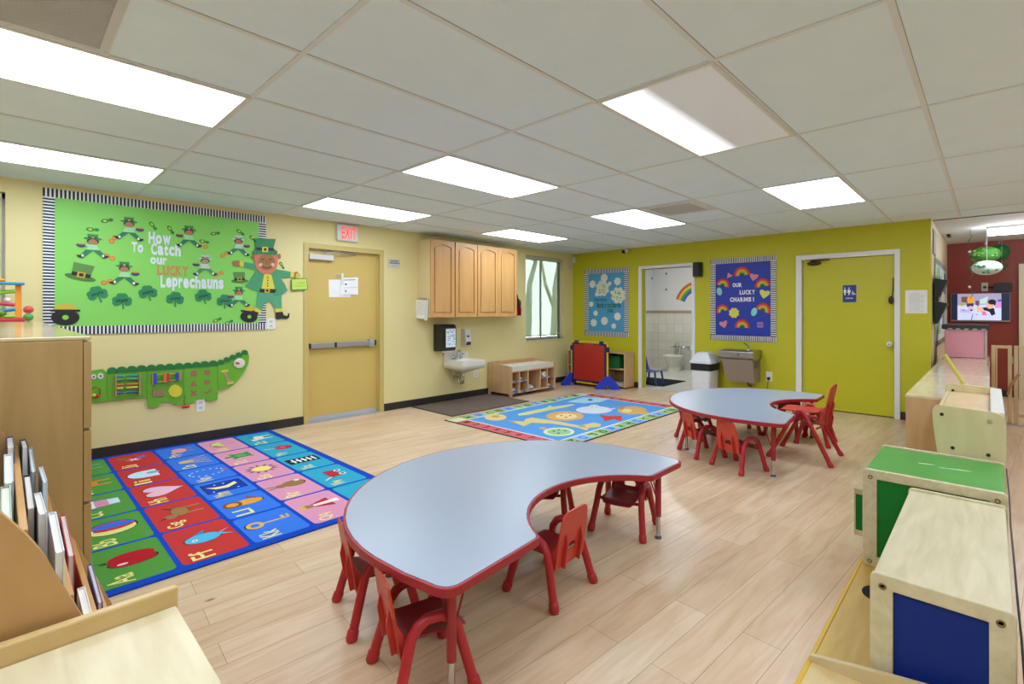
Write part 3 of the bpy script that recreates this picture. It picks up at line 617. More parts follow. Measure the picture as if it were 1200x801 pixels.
def rug_animals():
    x0, x1, y0, y1 = -4.72, -2.93, 3.59, 6.27
    b = MB().box(x0, x1, y0, y1, .001, .009, RG('#4a4a46'))
    fr = frame((0, 0, 0), (1, 0, 0), (0, 1, 0))
    B = lambda a, c, d, e, h, z=.0094: b.flat([(a, d), (c, d), (c, e), (a, e)], fr, z, RG(h))
    e = .012; B(x0+e, x1-e, y0+e, y1-e, '#cfd8a8'); w = .2
    B(x0+w-.02, x1-w+.02, y0+w-.02, y1-w+.02, '#e6e8d4', .0096); B(x0+w, x1-w, y0+w, y1-w, '#5c98d4', .0098)
    for ya, yb in ((y0+e, y0+w-.02), (y1-w+.02, y1-e)):
        B(x0+w, x1-w, ya, yb, '#d0666a', .0097)
    for (xa, xb) in ((x0+e, x0+w-.02), (x1-w+.02, x1-e)):
        n = 13; h = (y1-y0-2*w)/n
        for i in range(n):
            B(xa, xb, y0+w+i*h+.006, y0+w+(i+1)*h-.006, ['#8fb070', '#86aee0', '#a8c884'][i % 3], .0097)
            b.text('ABCDEFGHIJKLM'[i] if xa < -4 else 'NOPQRSTUVWXYZ'[i], (Vector((0, 0, 0)), Vector((1, 0, 0)), Vector((0, 1, 0)), Vector((0, 0, 1))), xa+.035, y0+w+i*h+.04, xb-.035, y0+w+(i+1)*h-.04, .0100, RG(['#2f5a2a', '#4f74c8', '#4a7034'][i % 3]), .03)
    for i in range(8):
        x = x0+w+.03+i*.17
        b.text(str(i+1), fr, x+.03, y0+.06, x+.09, y0+.15, .0100, RG('#4a2630'), .02)
        b.text(str(i+1), fr, x+.03, y1-.15, x+.09, y1-.06, .0100, RG('#4a2630'), .02)
    def pic(px, layers):
        for q, (h, P) in enumerate(layers):
            b.flat([FL(*p) if px else p for p in P], fr, .0102+q*.0002, RG(h))
    K = lambda pts: [(510+a*.24167, 450+c*.24167) for a, c in pts]
    pic(1, [('#d8c47c', K([(350, 180), (430, 185), (440, 172), (470, 165), (500, 170), (600, 185), (700, 205), (770, 190), (805, 198), (800, 210), (745, 215), (735, 228), (690, 214), (570, 195), (470, 190), (430, 207), (400, 196)])), ('#c89a58', K([(355, 180), (385, 184), (395, 192), (370, 188)])), ('#c89a58', K([(695, 205), (720, 200), (735, 215), (700, 212)]))])
    pic(1, [('#d8a860', K(ell(630, 158, 92, 23))), ('#e6cc90', K(ell(635, 160, 52, 14))), ('#5a3a20', K(ell(612, 156, 6, 2))), ('#5a3a20', K(ell(655, 156, 6, 2))), ('#5a3a20', K(ell(634, 165, 8, 2)))])
    pic(1, [('#cfd4dc', K(ell(770, 128, 88, 18))), ('#cfd4dc', K(ell(770, 114, 26, 12))), ('#7a8090', K(ell(760, 113, 4, 1.5))), ('#7a8090', K(ell(782, 113, 4, 1.5))), ('#c0c6d0', K([(840, 122), (875, 118), (872, 123), (845, 130)]))])
    pic(1, [('#d0d48c', K([(400, 148), (455, 135), (540, 118), (660, 100), (680, 102), (640, 113), (540, 132), (450, 152), (405, 156)])), ('#d0d48c', K([(540, 118), (555, 107), (570, 113)])), ('#a8b46c', K([(455, 143), (540, 127), (620, 112), (540, 125)]))])
    pic(1, [('#e0c880', K(ell(292, 164, 54, 16))), ('#c89a58', K(ell(292, 160, 20, 5)))])
    pic(1, [('#cfe0a8', K(ell(600, 235, 76, 21))), ('#9cc088', K(ell(600, 235, 58, 15))), ('#d8a070', K([(500, 215), (530, 212), (545, 222), (520, 224)])), ('#4a6a3c', K(ell(575, 232, 6, 3))), ('#4a6a3c', K(ell(600, 226, 6, 2.5))), ('#4a6a3c', K(ell(630, 230, 7, 2.5))), ('#4a6a3c', K(ell(598, 242, 6, 3)))])
    pic(1, [('#c8443c', K([(792, 152), (850, 158), (905, 156), (905, 184), (865, 172), (822, 184), (815, 168)]))])
    pic(1, [('#d8a860', K(ell(955, 130, 70, 20))), ('#c48a48', K(ell(900, 118, 16, 7))), ('#e6cc90', K(ell(930, 132, 24, 9))), ('#d8a860', K(ell(1010, 142, 26, 8)))])
    pic(1, [('#a8d0e0', K([(640, 88), (720, 66), (850, 72), (800, 90), (720, 96)])), ('#48506a', K(ell(752, 79, 12, 4)))])
    tag(b.build('animal_rug', at=((x0+x1)/2, (y0+y1)/2, 0)), 'light blue animal picture rug with red ends on the floor before the shoe bench', 'rug')
rug_animals()
MATT = M('#6f6258', .95, 0, .12, 90, .1, .3)
m = MB().box(-5.69, -4.83, 3.80, 5.17, .001, .008, MATT)
for q in ((-5.705, -5.69, 3.785, 5.185), (-4.83, -4.815, 3.785, 5.185), (-5.69, -4.83, 3.785, 3.80), (-5.69, -4.83, 5.17, 5.185)): m.box(*q, .001, .007, M('#35302c', .8))
tag(m.build('floor_mat', at=(-5.26, 4.48, 0)), 'grey brown floor mat under the sink', 'mat')
m = MB().prism(rrect(-5.05, -4.08, 7.74, 8.62, .02), FXY, .0045, .012, M('#232224', .9, 0, .1, 80, .1, .3))
tag(m.build('floor_mat', at=(-4.56, 8.2, .0045)), 'black floor mat inside the restroom doorway', 'mat')
# ---------------------------------------------------------------- bulletin boards
BK, WH = M('#161618', .5), M('#ececee', .45)
def border(b, u0, u1, v0, v1, w, n_u, n_v, fr, z0=.008, z1=.0115):
    b.ring([(u0, v0), (u1, v0), (u1, v1), (u0, v1)], [(u0+w, v0+w), (u1-w, v0+w), (u1-w, v1-w), (u0+w, v1-w)], fr, z0, z1, WH)
    du = (u1-u0)/n_u
    for i in range(n_u):
        for vv in (v0, v1-w): b.flat([(u0+du*i, vv), (u0+du*(i+.52), vv), (u0+du*(i+.52), vv+w), (u0+du*i, vv+w)], fr, z1+.0003, BK)
    dv = (v1-v0-2*w)/n_v
    for i in range(n_v):
        for uu in (u0, u1-w): b.flat([(uu, v0+w+dv*i), (uu+w, v0+w+dv*i), (uu+w, v0+w+dv*(i+.52)), (uu, v0+w+dv*(i+.52))], fr, z1+.0003, BK)
def board(name, label, fr, u0, u1, v0, v1, w, nu, nv, face_mat):
    c = fr[0]+fr[1]*(u0+u1)/2+fr[2]*(v0+v1)/2
    t = thing(name, label, 'bulletin board', tuple(c))
    MB().prism([(u0+.004, v0+.004), (u1-.004, v0+.004), (u1-.004, v1-.004), (u0+.004, v1-.004)], fr, .001, .008, face_mat).build('backing_paper', t)
    b = MB(); border(b, u0, u1, v0, v1, w, nu, nv, fr); b.build('striped_border', t)
    return t
def cut(name, parent, fr, layers, n=.012, label=None, dn=.0012):
    b = MB()
    for i, (m, P) in enumerate(layers):
        m = M(m, .65) if isinstance(m, str) else m
        b.prism(P, fr, n+i*dn-(.0011 if i else .003), n+i*dn, m)
    o = b.build(name, parent)
    if label: o['label'] = label
    return o
def crop(ox, oy, s, fn): return lambda P: [fn(ox+a*s, oy+c*s) for a, c in P]

b1 = board('clover_bulletin_board', 'wide lime green bulletin board with striped border on the yellow wall', FLW, .232, 1.96, 1.098, 2.325, .072, 66, 42, M('#8ad860', .5, 0, .03, 3))
T1 = crop(0, 200, .3, LW)
def wtext(parent, s, fr, T, x0, yb, x1, yt, col, bold=.045, n=.0125, name='lettering'):
    p, q = T([(x0, yb), (x1, yt)])
    m = M(col, .6) if isinstance(col, str) else col
    b = MB(); wd = [{'w': 1.35, 'm': 1.4, 'M': 1.3, 'W': 1.4, 'r': .78, 't': .72, 'l': .5, '!': .4, ' ': .35, 'L': .82, 'T': .95}.get(c, 1) for c in s]
    W = q[0]-p[0]; k = W/sum(wd); x = p[0]; H = q[1]-p[1]
    for c, w in zip(s, wd):                       # cut-out letters, each a heavy block letter of its own
        if c != ' ':
            lo, hi = (-.2, .8) if c in 'pygq' else (0, .8) if c in 'aceimnorsuvwxz' else (0, .92) if c == 't' else (0, 1)
            b.text(c, fr, x+k*w*.05, p[1]+lo*H, x+k*w*.95, p[1]+hi*H, n, m, bold)
        x += k*w
    return b.build(name, parent)
# words, level on the wall (left end, base line, right end, top of capitals)
WLT = M('#e6eef0', .6); ORG = M('#d8905a', .65)
for s, x0, yb, x1, yt, c in (('How', 578, 284, 668, 246, WLT), ('To', 512, 318, 560, 281, WLT), ('Catch', 588, 328, 706, 289, WLT), ('our', 585, 364, 652, 334, WLT), ('LUCKY', 612, 407, 735, 374, ORG), ('Leprechauns', 625, 456, 873, 416, WLT)):
    wtext(b1, s, FLW, T1, x0, yb, x1, yt, c)
def place(P, c, s, rot=0, flip=1):
    co, si = cos(radians(rot)), sin(radians(rot))
    return [(c[0]+s*(co*x*flip-si*y), c[1]+s*(si*x*flip+co*y)) for x, y in P]
def kid(c, s, flip, hat='#3f8a55', skin='#b4795c', top='#a8e0a0', leg='#2f7f5a'):
    L_ = [(hat, [(-.15, .34), (-.18, .52), (.18, .52), (.15, .34)]), (hat, ell(0, .33, .3, .06)), ('#2a2a26', [(-.16, .36), (.16, .36), (.16, .4), (-.16, .4)]), ('#d8b83c', rrect(-.04, .04, .35, .41, .01)),
          ('#3a2620', ell(0, .22, .19, .13)), (skin, ell(0, .18, .15, .13)),
          (top, [(-.12, .08), (.12, .08), (.22, -.16), (-.22, -.16)]), (top, [(.1, .06), (.14, -.0), (.34, .0), (.34, .07)]), ('#4a4468', ell(.38, .02, .15, .09)), ('#c8a048', ell(.38, .08, .13, .03)),
          (leg, [(-.22, -.15), (.02, -.15), (-.28, -.42), (-.42, -.36)]), (leg, [(-.04, -.15), (.22, -.15), (.42, -.4), (.28, -.45)]), ('#2a2a30', ell(-.40, -.42, .12, .05, -20)), ('#2a2a30', ell(.40, -.45, .12, .05, 20)), ('#e8e8e8', ell(-.33, -.38, .04, .06)), ('#e8e8e8', ell(.33, -.41, .04, .06))]
    return [(m, place(P, c, s, 0, flip)) for m, P in L_]
for (x, y, fl, kw) in ((503, 228, 1, {}), (362, 296, -1, {}), (485, 402, 1, {}), (737, 258, -1, {}), (930, 293, 1, dict(hat='#c8d4d0', top='#c4d8cc')), (800, 370, -1, dict(hat='#c0ccc8', skin='#b08a72', top='#c8d8c0', leg='#5a8a64')), (932, 493, -1, {})):
    cut('child_cutout', b1, FLW, kid(T1([(x, y)])[0], .205, fl, **kw), .0125, dn=.0004)
SHAM = ell(0, .32, .3, .3, 0, 12)
def shamrock(c, s, rot, col='#2f8a58', n3=3):
    L_ = []
    for k in range(n3):
        a = (90+(k-(n3-1)/2)*(95 if n3 == 3 else 90)) if n3 == 3 else 45+90*k
        for d in ((-17, 17) if n3 == 3 else (-22, 22)):
            q = radians(a+d); L_.append((col, place(ell((.30 if n3 == 3 else .36)*cos(q), (.30 if n3 == 3 else .36)*sin(q), .2 if n3 == 3 else .155, .2 if n3 == 3 else .155, 0, 12), c, s, rot)))
        L_.append((col, place(ell(.18*cos(radians(a)), .18*sin(radians(a)), .17, .17, 0, 10), c, s, rot)))
    if n3 == 3: L_.append((col, place([(-.04, 0), (.05, 0), (.1, -.5), (.02, -.55)], c, s, rot)))
    return L_
for x, y, r in ((380, 482, 15), (476, 508, 0), (577, 477, 8), (683, 501, -6), (793, 491, 8), (876, 510, -5)):
    c = T1([(x, y)])[0]; o = cut('shamrock_cutout', b1, FLW, shamrock(c, .145, r), .0125, dn=.0003)
    b = MB()
    for k in range(5): b.flat(place(ell(-.24+.12*k, .02+.03*(k % 2), .05, .09, -20, 8), c, .145, r+8), FLW, .0168, M('#1d5a3a', .7))
    b.build('handwriting', o)
def hat(c, s, rot): return [(m, place(P, c, s, rot)) for m, P in (('#4f7f3c', ell(0, -.3, .62, .16)), ('#5c8f46', [(-.36, -.28), (-.42, .42), (.42, .42), (.36, -.28)]), ('#24241e', [(-.37, -.26), (.37, -.26), (.385, -.06), (-.385, -.06)]), ('#d8a83c', rrect(-.16, .16, -.3, -.02, .02)), ('#24241e', rrect(-.09, .09, -.24, -.08, .01)))]
cut('hat_cutout', b1, FLW, hat(T1([(320, 395)])[0], .165, -12), .0125, dn=.0004); cut('hat_cutout', b1, FLW, hat(T1([(934, 416)])[0], .13, 4), .0125, dn=.0004)
def pot(c, s, gold='#d8b83a', rot=0): return [(m, place(P, c, s, rot)) for m, P in ((gold, [(-.46, .2), (-.42, .36), (-.26, .5), (0, .57), (.28, .51), (.44, .34), (.46, .2)]), ('#222226', ell(0, -.12, .53, .40)), ('#222226', rrect(-.56, .56, .17, .28, .04)))]+shamrock(place([(0, -.12)], c, s)[0], s*.25, 0, '#8fd03a', 4)
cut('gold_pot_cutout', b1, FLW, pot(T1([(255, 563)])[0], .168), .0135, dn=.0004); cut('gold_pot_cutout', b1, FLW, pot(T1([(972, 563)])[0], .155, rot=-8), .0135, dn=.0004)
for x, y in ((448, 262), (435, 276), (415, 332), (438, 342), (405, 437), (430, 432), (780, 293), (802, 298), (868, 332), (885, 322), (843, 406), (863, 399)):
    cut('coin_cutout', b1, FLW, [('#d8803a', ell(*T1([(x, y)])[0], .021, n=12)), ('#e89a50', ell(*T1([(x, y)])[0], .014, n=10))], .0125)
def foot(x, y, r): c = T1([(x, y)])[0]; return [('#2f8a3e', place(ell(-.2, 0, .32, .2), c, .085, r)), ('#2f8a3e', place(ell(.3, 0, .2, .16), c, .085, r)), ('#d8d84a', place(ell(-.2, 0, .16, .1), c, .085, r))]
for x, y, r in ((418, 195, 20), (362, 230, 2), (597, 216, -55), (666, 232, -58), (840, 245, 15), (797, 277, -8), (938, 241, -35), (848, 582, 25), (893, 592, 28), (988, 266, -40)):
    cut('footprint_cutout', b1, FLW, foot(x, y, r), .0125, dn=.0004)
t = cut('footprint_cutout', None, FLW, foot(1101, 370, -60), .003, dn=.0006); tag(t, 'green footprint cutout on bare yellow wall, above the leprechaun raised arm', 'paper cutout')

# big paper leprechaun beside the board
Q = crop(190, 230, .21223, LW)
lt = thing('leprechaun_cutout', 'large paper leprechaun in green with orange beard at the right end of the clover board', 'paper cutout', (XL+.02, *Q([(575, 460)])[0]))
JK, YV, SK, BRD = '#4a9a6c', '#dcd048', '#a3713f', '#d87a5c'
def lc(name, L_, n, dn=.0012): return cut(name, lt, FLW, [(m, Q(P)) for m, P in L_], n, dn=dn)
lc('trousers', [('#55a578', [(525, 525), (655, 540), (658, 618), (622, 624), (600, 580), (562, 590), (546, 632), (515, 622), (522, 570)]), (YV, [(622, 620), (660, 618), (661, 636), (625, 640)]), (YV, [(515, 612), (548, 632), (540, 648), (508, 632)])], .016)
bt = lc('boot', [('#2a2428', [(624, 638), (661, 634), (668, 654), (688, 660), (694, 644), (701, 646), (699, 668), (686, 676), (655, 674), (640, 678), (624, 676)])], .0165)
lc('boot', [('#2a2428', [(500, 628), (528, 648), (520, 664), (490, 656), (470, 640), (476, 630), (488, 640)])], .0165)
lc('jacket', [(JK, [(520, 398), (505, 430), (495, 445), (470, 480), (455, 495), (490, 512), (540, 528), (548, 515), (600, 520), (612, 535), (615, 552), (650, 545), (690, 520), (672, 480), (640, 440), (632, 402)]), (YV, [(560, 430), (600, 432), (620, 514), (545, 512)])]+[('#3a3020', ell(579, y, 4)) for y in (448, 464, 480, 494)]+[('#26241e', [(535, 510), (624, 512), (622, 531), (536, 528)]), ('#d8b83c', rrect(562, 590, 507, 533, 3)), ('#26241e', rrect(569, 583, 513, 527, 2))], .019, .0006)
lc('sleeve', [(JK, [(447, 362), (515, 376), (520, 402), (505, 408), (447, 390)]), (YV, [(424, 357), (448, 360), (447, 391), (424, 388)])], .0195)
lc('sleeve', [(JK, [(628, 403), (708, 416), (706, 446), (636, 452)]), (YV, [(707, 416), (726, 418), (724, 446), (705, 446)])], .0195)
lc('hand', [(SK, rpoly([(385, 356), (424, 354), (424, 388), (392, 386), (384, 372)], 6))], .018)
lc('hand', [(SK, rpoly([(725, 420), (742, 414), (760, 440), (752, 450), (725, 446)], 5)), ('#d8c050', [(738, 425), (748, 425), (758, 450), (732, 450)])], .018)
lc('head', [(BRD, rpoly([(500, 315), (638, 315), (634, 360), (630, 395), (608, 420), (575, 432), (540, 422), (515, 395), (508, 360)], 14)), (SK, ell(642, 332, 9, 15)), (SK, ell(500, 335, 8, 12)), (SK, ell(573, 362, 46, 46)), ('#e8b8a8', ell(540, 378, 10)), ('#e8b8a8', ell(606, 378, 10)),
            ('#4a3020', ell(550, 350, 11, 5, 0, 10, 180, 360)), (SK, ell(550, 353, 9, 4)), ('#4a3020', ell(595, 350, 11, 5, 0, 10, 180, 360)), (SK, ell(595, 353, 9, 4)), ('#6a4028', ell(573, 384, 28, 14, 0, 14, 0, 180)), (SK, ell(573, 380, 28, 12, 0, 14, 0, 180)), ('#8a5c34', ell(573, 366, 6, 4))], .0225, .0005)
lc('hat', [('#3a8a58', rpoly([(508, 232), (622, 237), (606, 300), (518, 297)], 4)), ('#33804f', rpoly([(497, 302), (520, 288), (612, 290), (634, 306), (626, 326), (560, 320), (500, 322)], 8)), ('#26304a', [(515, 282), (612, 286), (610, 302), (516, 299)]), (YV, rrect(547, 580, 280, 308, 3)), ('#26241e', rrect(556, 571, 287, 301, 2)), (YV, ell(498, 228, 6))], .027, .0006)
Z = crop(330, 310, .0437, LW)
sg = cut('hand_sign', lt, FLW, [('#3f8a3a', Z(rpoly([(235, 385), (300, 370), (400, 372), (500, 365), (650, 360), (690, 660), (600, 690), (480, 685), (380, 700), (290, 715), (235, 690)], 18))), ('#c4dc5c', Z(rpoly([(255, 395), (640, 380), (665, 655), (265, 670)], 8)))], .022)
Zp = Z([(330, 500)])[0]
b = MB()
for y0, x0, x1 in ((490, 420, 590), (575, 350, 590)):
    for k in range(6): b.flat(ell(*Z([(x0+(x1-x0)*k/5, y0-10*(k % 2))])[0], .004, .006, -15, 8), FLW, .0245, M('#7f9a30', .7))
b.build('handwriting', sg)

# blue board: we are lucky to have you
t = board('blue_bulletin_board', 'sky blue bulletin board with white clovers left of the restroom doorway', FBW, -5.456, -4.523, .845, 2.057, .085, 36, 40, M('#4f9fc8', .5, 0, .03, 3))
T5 = crop(680, 305, .1186, BW)
def clov(x, y, s, r, col='#e8e8d8', n4=4): return shamrock(T5([(x, y)])[0], s, r, col, n4)
for x, y, s, r in ((240, 172, .15, 0), (125, 235, .14, 20), (372, 207, .14, 10), (372, 553, .14, 30), (137, 615, .14, 0), (243, 597, .15, 15), (335, 648, .10, 0), (113, 432, .10, 0), (156, 520, .10, 40), (170, 333, .09, 0), (295, 228, .07, 0), (315, 315, .06, 0)):
    cut('clover_cutout', t, FBW, clov(x, y, s, r), .0125, dn=.0003)
for x, y in ((223, 275), (380, 345)):
    o = cut('clover_cutout', t, FBW, clov(x, y, .29, 0, '#dfe3c4'), .0125, 'large white clover with green speckles', dn=.0003)
    b = MB(); c = T5([(x, y)])[0]
    for k in range(16):
        a, r = random.uniform(0, 6.28), random.uniform(.03, .1); b.flat(ell(c[0]+r*cos(a), c[1]+r*sin(a), .012, .008, random.uniform(0, 90), 8), FBW, .0172, M('#4f7a3c', .7))
    b.build('speckles', o)['kind'] = 'stuff'
GT = M('#1f6a4a', .6)
for s, x0, yb, x1, yt in (('We are', 142, 402, 262, 372), ('lucky to have', 170, 468, 402, 415), ('you', 270, 515, 328, 468)): wtext(t, s, FBW, T5, x0, yb, x1, yt, GT, .035)
# royal blue board: our lucky charms
t = board('charms_bulletin_board', 'royal blue bulletin board with rainbows between the doorway and the olive door', FBW, -3.092, -2.163, .864, 2.076, .075, 36, 41, M('#2136a8', .5, 0, .03, 3))
T6 = crop(825, 290, .1498, BW)
def rainbow(x0, x1, y, r):
    p, q = T6([(x0, y), (x1, y)]); c = ((p[0]+q[0])/2, (p[1]+q[1])/2); R = (q[0]-p[0])/2
    return [(h, place(ell(0, 0, R*k, R*k*1.12, 0, 18, 0, 180), c, 1, r)) for h, k in (('#c8342c', 1), ('#d86a2c', .82), ('#e0b83c', .64), ('#7aa83c', .46), ('#2f5a34', .28))]
for x0, x1, y, r in ((236, 364, 218, 5), (95, 200, 300, -16), (400, 524, 305, 10), (100, 200, 500, 18), (400, 520, 495, -24), (242, 362, 626, 0)):
    cut('rainbow_cutout', t, FBW, rainbow(x0, x1, y, r), .0125, dn=.0005)
def hrt(x, y, s, r, c): return [(c, place([(.5*math.sin(a)**3, .42*cos(a)-.17*cos(2*a)-.06*cos(3*a)) for a in [2*pi*i/24 for i in range(24)]], T6([(x, y)])[0], s, r))]
cut('heart_cutout', t, FBW, hrt(392, 228, .12, -12, '#e08a98')); cut('heart_cutout', t, FBW, hrt(475, 360, .14, -12, '#d8dc60'), label='yellow green paper heart'); cut('heart_cutout', t, FBW, hrt(155, 597, .12, 14, '#e08a98'))
cut('triangle_cutout', t, FBW, [('#e08a98', T6([(190, 195), (228, 222), (182, 240)]))]); cut('egg_cutout', t, FBW, [('#8cd8d0', place(ell(0, 0, .04, .06), T6([(122, 343)])[0], 1, 12))]); cut('egg_cutout', t, FBW, [('#8cd8d0', place(ell(0, 0, .04, .062), T6([(394, 502)])[0], 1, -18))])
cut('clover_cutout', t, FBW, shamrock(T6([(237, 510)])[0], .15, 45, '#dcd85c', 4), dn=.0003)
cut('square_cutout', t, FBW, [('#a07ab8', rrect(*[v for v in (T6([(418, 0)])[0][0], T6([(465, 0)])[0][0])], T6([(440, 625)])[0][1], T6([(440, 582)])[0][1], .004)), ('#7d58a0', place(rrect(-.03, .03, -.012, .012, .003), T6([(441, 604)])[0], 1))])
for s, x0, yb, x1, yt in (('OUR', 225, 310, 300, 275), ('LUCKY', 280, 368, 402, 330), ('CHARMS !', 205, 424, 395, 386)): wtext(t, s, FBW, T6, x0, yb, x1, yt, WH, .05)

# ---------------------------------------------------------------- wall fittings, left wall
def lbox(name, label, cat, y0, y1, z0, z1, d, m, bev=.004, n0=0): 
    o = MB().box(XL+n0, XL+d, y0, y1, z0, z1, m).build(name, None, bev, at=(XL, (y0+y1)/2, z0)); return tag(o, label, cat)
t = thing('exit_sign', 'white exit sign with red letters above the tan door', 'sign', (XL, 2.885, 2.14))
MB().box(XL, XL+.045, 2.745, 3.025, 2.142, 2.35, M('#dcdad4', .4)).build('sign_case', t, .02)
MB().text('EXIT', FLW, 2.80, 2.175, 2.985, 2.315, .0465, EMIT('#ff4a44', 1.1, 'exit_letter_glow'), .015).build('lettering', t)
t = thing('notice_plate', 'small grey notice plate with two dark lines beside the exit door', 'sign', (XL, 3.54, 1.87))
MB().box(XL, XL+.006, 3.455, 3.63, 1.865, 1.985, M('#cfcbc0', .5)).build('plate', t, .002)
b = MB()
for yy, zz, ww in [(3.485+.021*k, 1.95, .015-.003*(k % 2)) for k in range(6)]+[(3.468+.0195*k, 1.922, .015-.004*(k % 3 == 0)) for k in range(8)]: b.flat([(yy, zz), (yy+ww, zz), (yy+ww, zz+.016), (yy, zz+.016)], FLW, .0068, INK)
b.flat([(3.50, 1.888), (3.585, 1.888), (3.585, 1.894), (3.50, 1.894)], FLW, .0068, GREY).build('lettering', t)
def outlet(label, y0, y1, z0, z1, kind='outlet'):
    t = thing('wall_outlet', label, kind, (XL, (y0+y1)/2, z0)); yc = (y0+y1)/2; h = z1-z0
    MB().box(XL, XL+.006, y0, y1, z0, z1, PLATE).build('cover_plate', t, .002)
    b = MB()
    for z in (z0+h*.28, z0+h*.68): b.prism(rrect(yc-.017, yc+.017, z-.012, z+.016, .006), FLW, .006, .008, M('#dcdcd6', .4)).box(XL+.008, XL+.0084, yc-.008, yc-.005, z-.003, z+.009, INK).box(XL+.008, XL+.0084, yc+.005, yc+.008, z-.003, z+.009, INK)
    b.build('socket', t); return t
outlet('white wall outlet below the crocodile wall toy', 1.318, 1.392, .30, .425); outlet('white double switch plate at the lower right corner of the clover board', 1.965, 2.06, 1.10, 1.22); outlet('white wall outlet under the small white sink', 4.915, 5.01, .285, .385)
# paper notices on the exit door
DX = XL-.055
t = thing('paper_notice', 'blank white sheet behind the other notice on the tan door', 'paper', (DX, 2.7, 1.57)); u = lambda P, x=DX: [LW(a, b, x) for a, b in P]
MB().prism(u([(385, 327.5), (411, 327.5), (411, 348), (385.5, 348)]), frame((DX, 0, 0), (0, 1, 0), (0, 0, 1)), .001, .003, PAPER).build('sheet', t)
t = thing('paper_notice', 'white sheet with small pictures hanging in front on the tan door', 'paper', (DX, 2.8, 1.6)); fD = frame((DX, 0, 0), (0, 1, 0), (0, 0, 1))
MB().prism(u([(399, 325.5), (419, 325), (419, 345.5), (398.5, 345)]), fD, .012, .014, M('#f2f2ee', .6)).build('sheet', t)
b = MB(); b.flat(u([(402, 327.5), (416, 327), (416, 328.2), (402, 328.6)]), fD, .0145, GREY); b.flat(u(ell(404.5, 333, 1.2, 1.2, n=8)), fD, .0145, INK); b.flat(u(ell(404.5, 341, 1.0, 1.2, n=8)), fD, .0145, INK); b.flat(u([(402, 336.8), (418, 336.6), (418, 337), (402, 337.2)]), fD, .0145, GREY); b.build('printing', t)
t = thing('hook_strip', 'white hook strip at the top of the notices on the tan door', 'hook', (DX, 2.73, 1.6))
MB().prism(u([(399, 320), (402, 320), (402, 334), (399, 334)]), fD, .0145, .018, M('#dedede', .35)).build('strip', t, .001)
MB().tube([(DX+.01, *LW(398.5, 323, DX)), (DX+.014, *LW(396, 320.5, DX)), (DX+.014, *LW(394, 322, DX)), (DX+.01, *LW(395, 324.5, DX))], .005, M('#dedede', .35)).build('hook', t)

# wall cupboards
def cupboard(y0, y1, label, gap):
    z0, z1, xf = 1.21, 2.262, -5.452
    t = thing('wall_cupboard', label, 'cupboard', (XL, (y0+y1)/2, z0), group='maple wall cupboards')
    MB().box(XL, xf, y0, y1, z0, z1, M('#dccb96', .45, 0, .03, 3)).build('carcass', t, .002)
    if gap: MB().box(xf, xf+.001, (y0+y1)/2-.02, (y0+y1)/2+.02, z0+.01, z1-.01, M('#3a2a18', .8)).build('door_gap_shade', t)  # dark strip painting the shade between the two doors
    ym = (y0+y1)/2; g_ = .010 if gap else .003
    for a, c in ((y0+.004, ym-g_), (ym+g_, y1-.004)):
        fr = frame((xf, a, z0+.006), (0, 1, 0), (0, 0, 1)); w, h = c-a, z1-z0-.012; s = .052
        d = MB().prism([(0, 0), (w, 0), (w, h), (0, h)], fr, .001, .008, OAK)
        arch = [(s+(w-2*s)*i/12, h-s-.035+.035*sin(pi*i/12)) for i in range(13)]
        d.prism([(0, 0), (s, 0), (s, h), (0, h)], fr, .008, .024, OAK).prism([(w-s, 0), (w, 0), (w, h), (w-s, h)], fr, .008, .024, OAK).prism([(s, 0), (w-s, 0), (w-s, s), (s, s)], fr, .008, .024, OAK)
        d.prism([(s, h)]+arch+[(w-s, h)], fr, .008, .024, OAK)
        dd = d.build('cupboard_door', t, .0025)
        k = .018; a2 = [(s+k+(w-2*s-2*k)*i/12, h-s-.035-k+.033*sin(pi*i/12)) for i in range(13)]
        MB().prism([(s+k, s+k), (w-s-k, s+k)]+a2[::-1], fr, .008, .0225, OAK).build('raised_panel', dd, .010)
cupboard(3.905, 4.725, 'left maple wall cupboard, nearer the exit door', True); cupboard(4.73, 5.548, 'right maple wall cupboard, nearer the window', False)
t = thing('clipboard', 'clipboard of loose white papers on the left side of the wall cupboards', 'clipboard', (-5.6, 3.89, 1.15)); fc = frame((0, 3.90, 0), (1, 0, 0), (0, 0, 1)); cu = lambda P: [BW(a, b, 3.895) for a, b in P]
MB().prism(cu([(489, 349), (502.5, 350), (501, 374.5), (486.5, 373)]), fc, .003, .007, M('#b8b4aa', .5)).build('board', t)
b = MB().prism(cu([(488.5, 351), (501.5, 352), (499.5, 373.5), (485.5, 372.5)]), fc, .008, .013, PAPER); b.build('papers', t)
b = MB()
for k in range(8): b.flat(cu([(490-.2*k, 353.5+2*k), (499, 354+2*k), (499, 354.5+2*k), (490-.2*k, 354+2*k)]), fc, .0135, M('#b4b4b4', .7))
b.build('printing', t)
MB().prism(cu([(500.5, 352), (502.5, 352.5), (501.5, 375), (498, 375.5)]), fc, .009, .02, M('#d8d8d4', .6)).build('loose_sheets', t)
MB().prism(cu([(492, 348.5), (500, 349), (500, 351), (492, 350.5)]), fc, .007, .018, CHROME).build('clip', t, .002)
t = thing('hanging_pouch', 'red cloth pouch hanging on the window end of the wall cupboards', 'bag', (-5.6, 5.55, 1.24)); 
pm = MB().grid(lambda u_, v_: (-5.63+.21*u_*(1-.25*v_), 5.551+.21*sin(pi*(.12+.80*u_))**.6*(1-v_)**.45*min(1, .75+v_), 1.225+.39*v_), 12, 14, M('#b3262e', .75)); pm.grid(lambda u_, v_: (-5.63+.21*u_*(1-.25*v_), 5.5505, 1.225+.39*v_), 2, 14, M('#b3262e', .75)); pm.build('pouch', t)
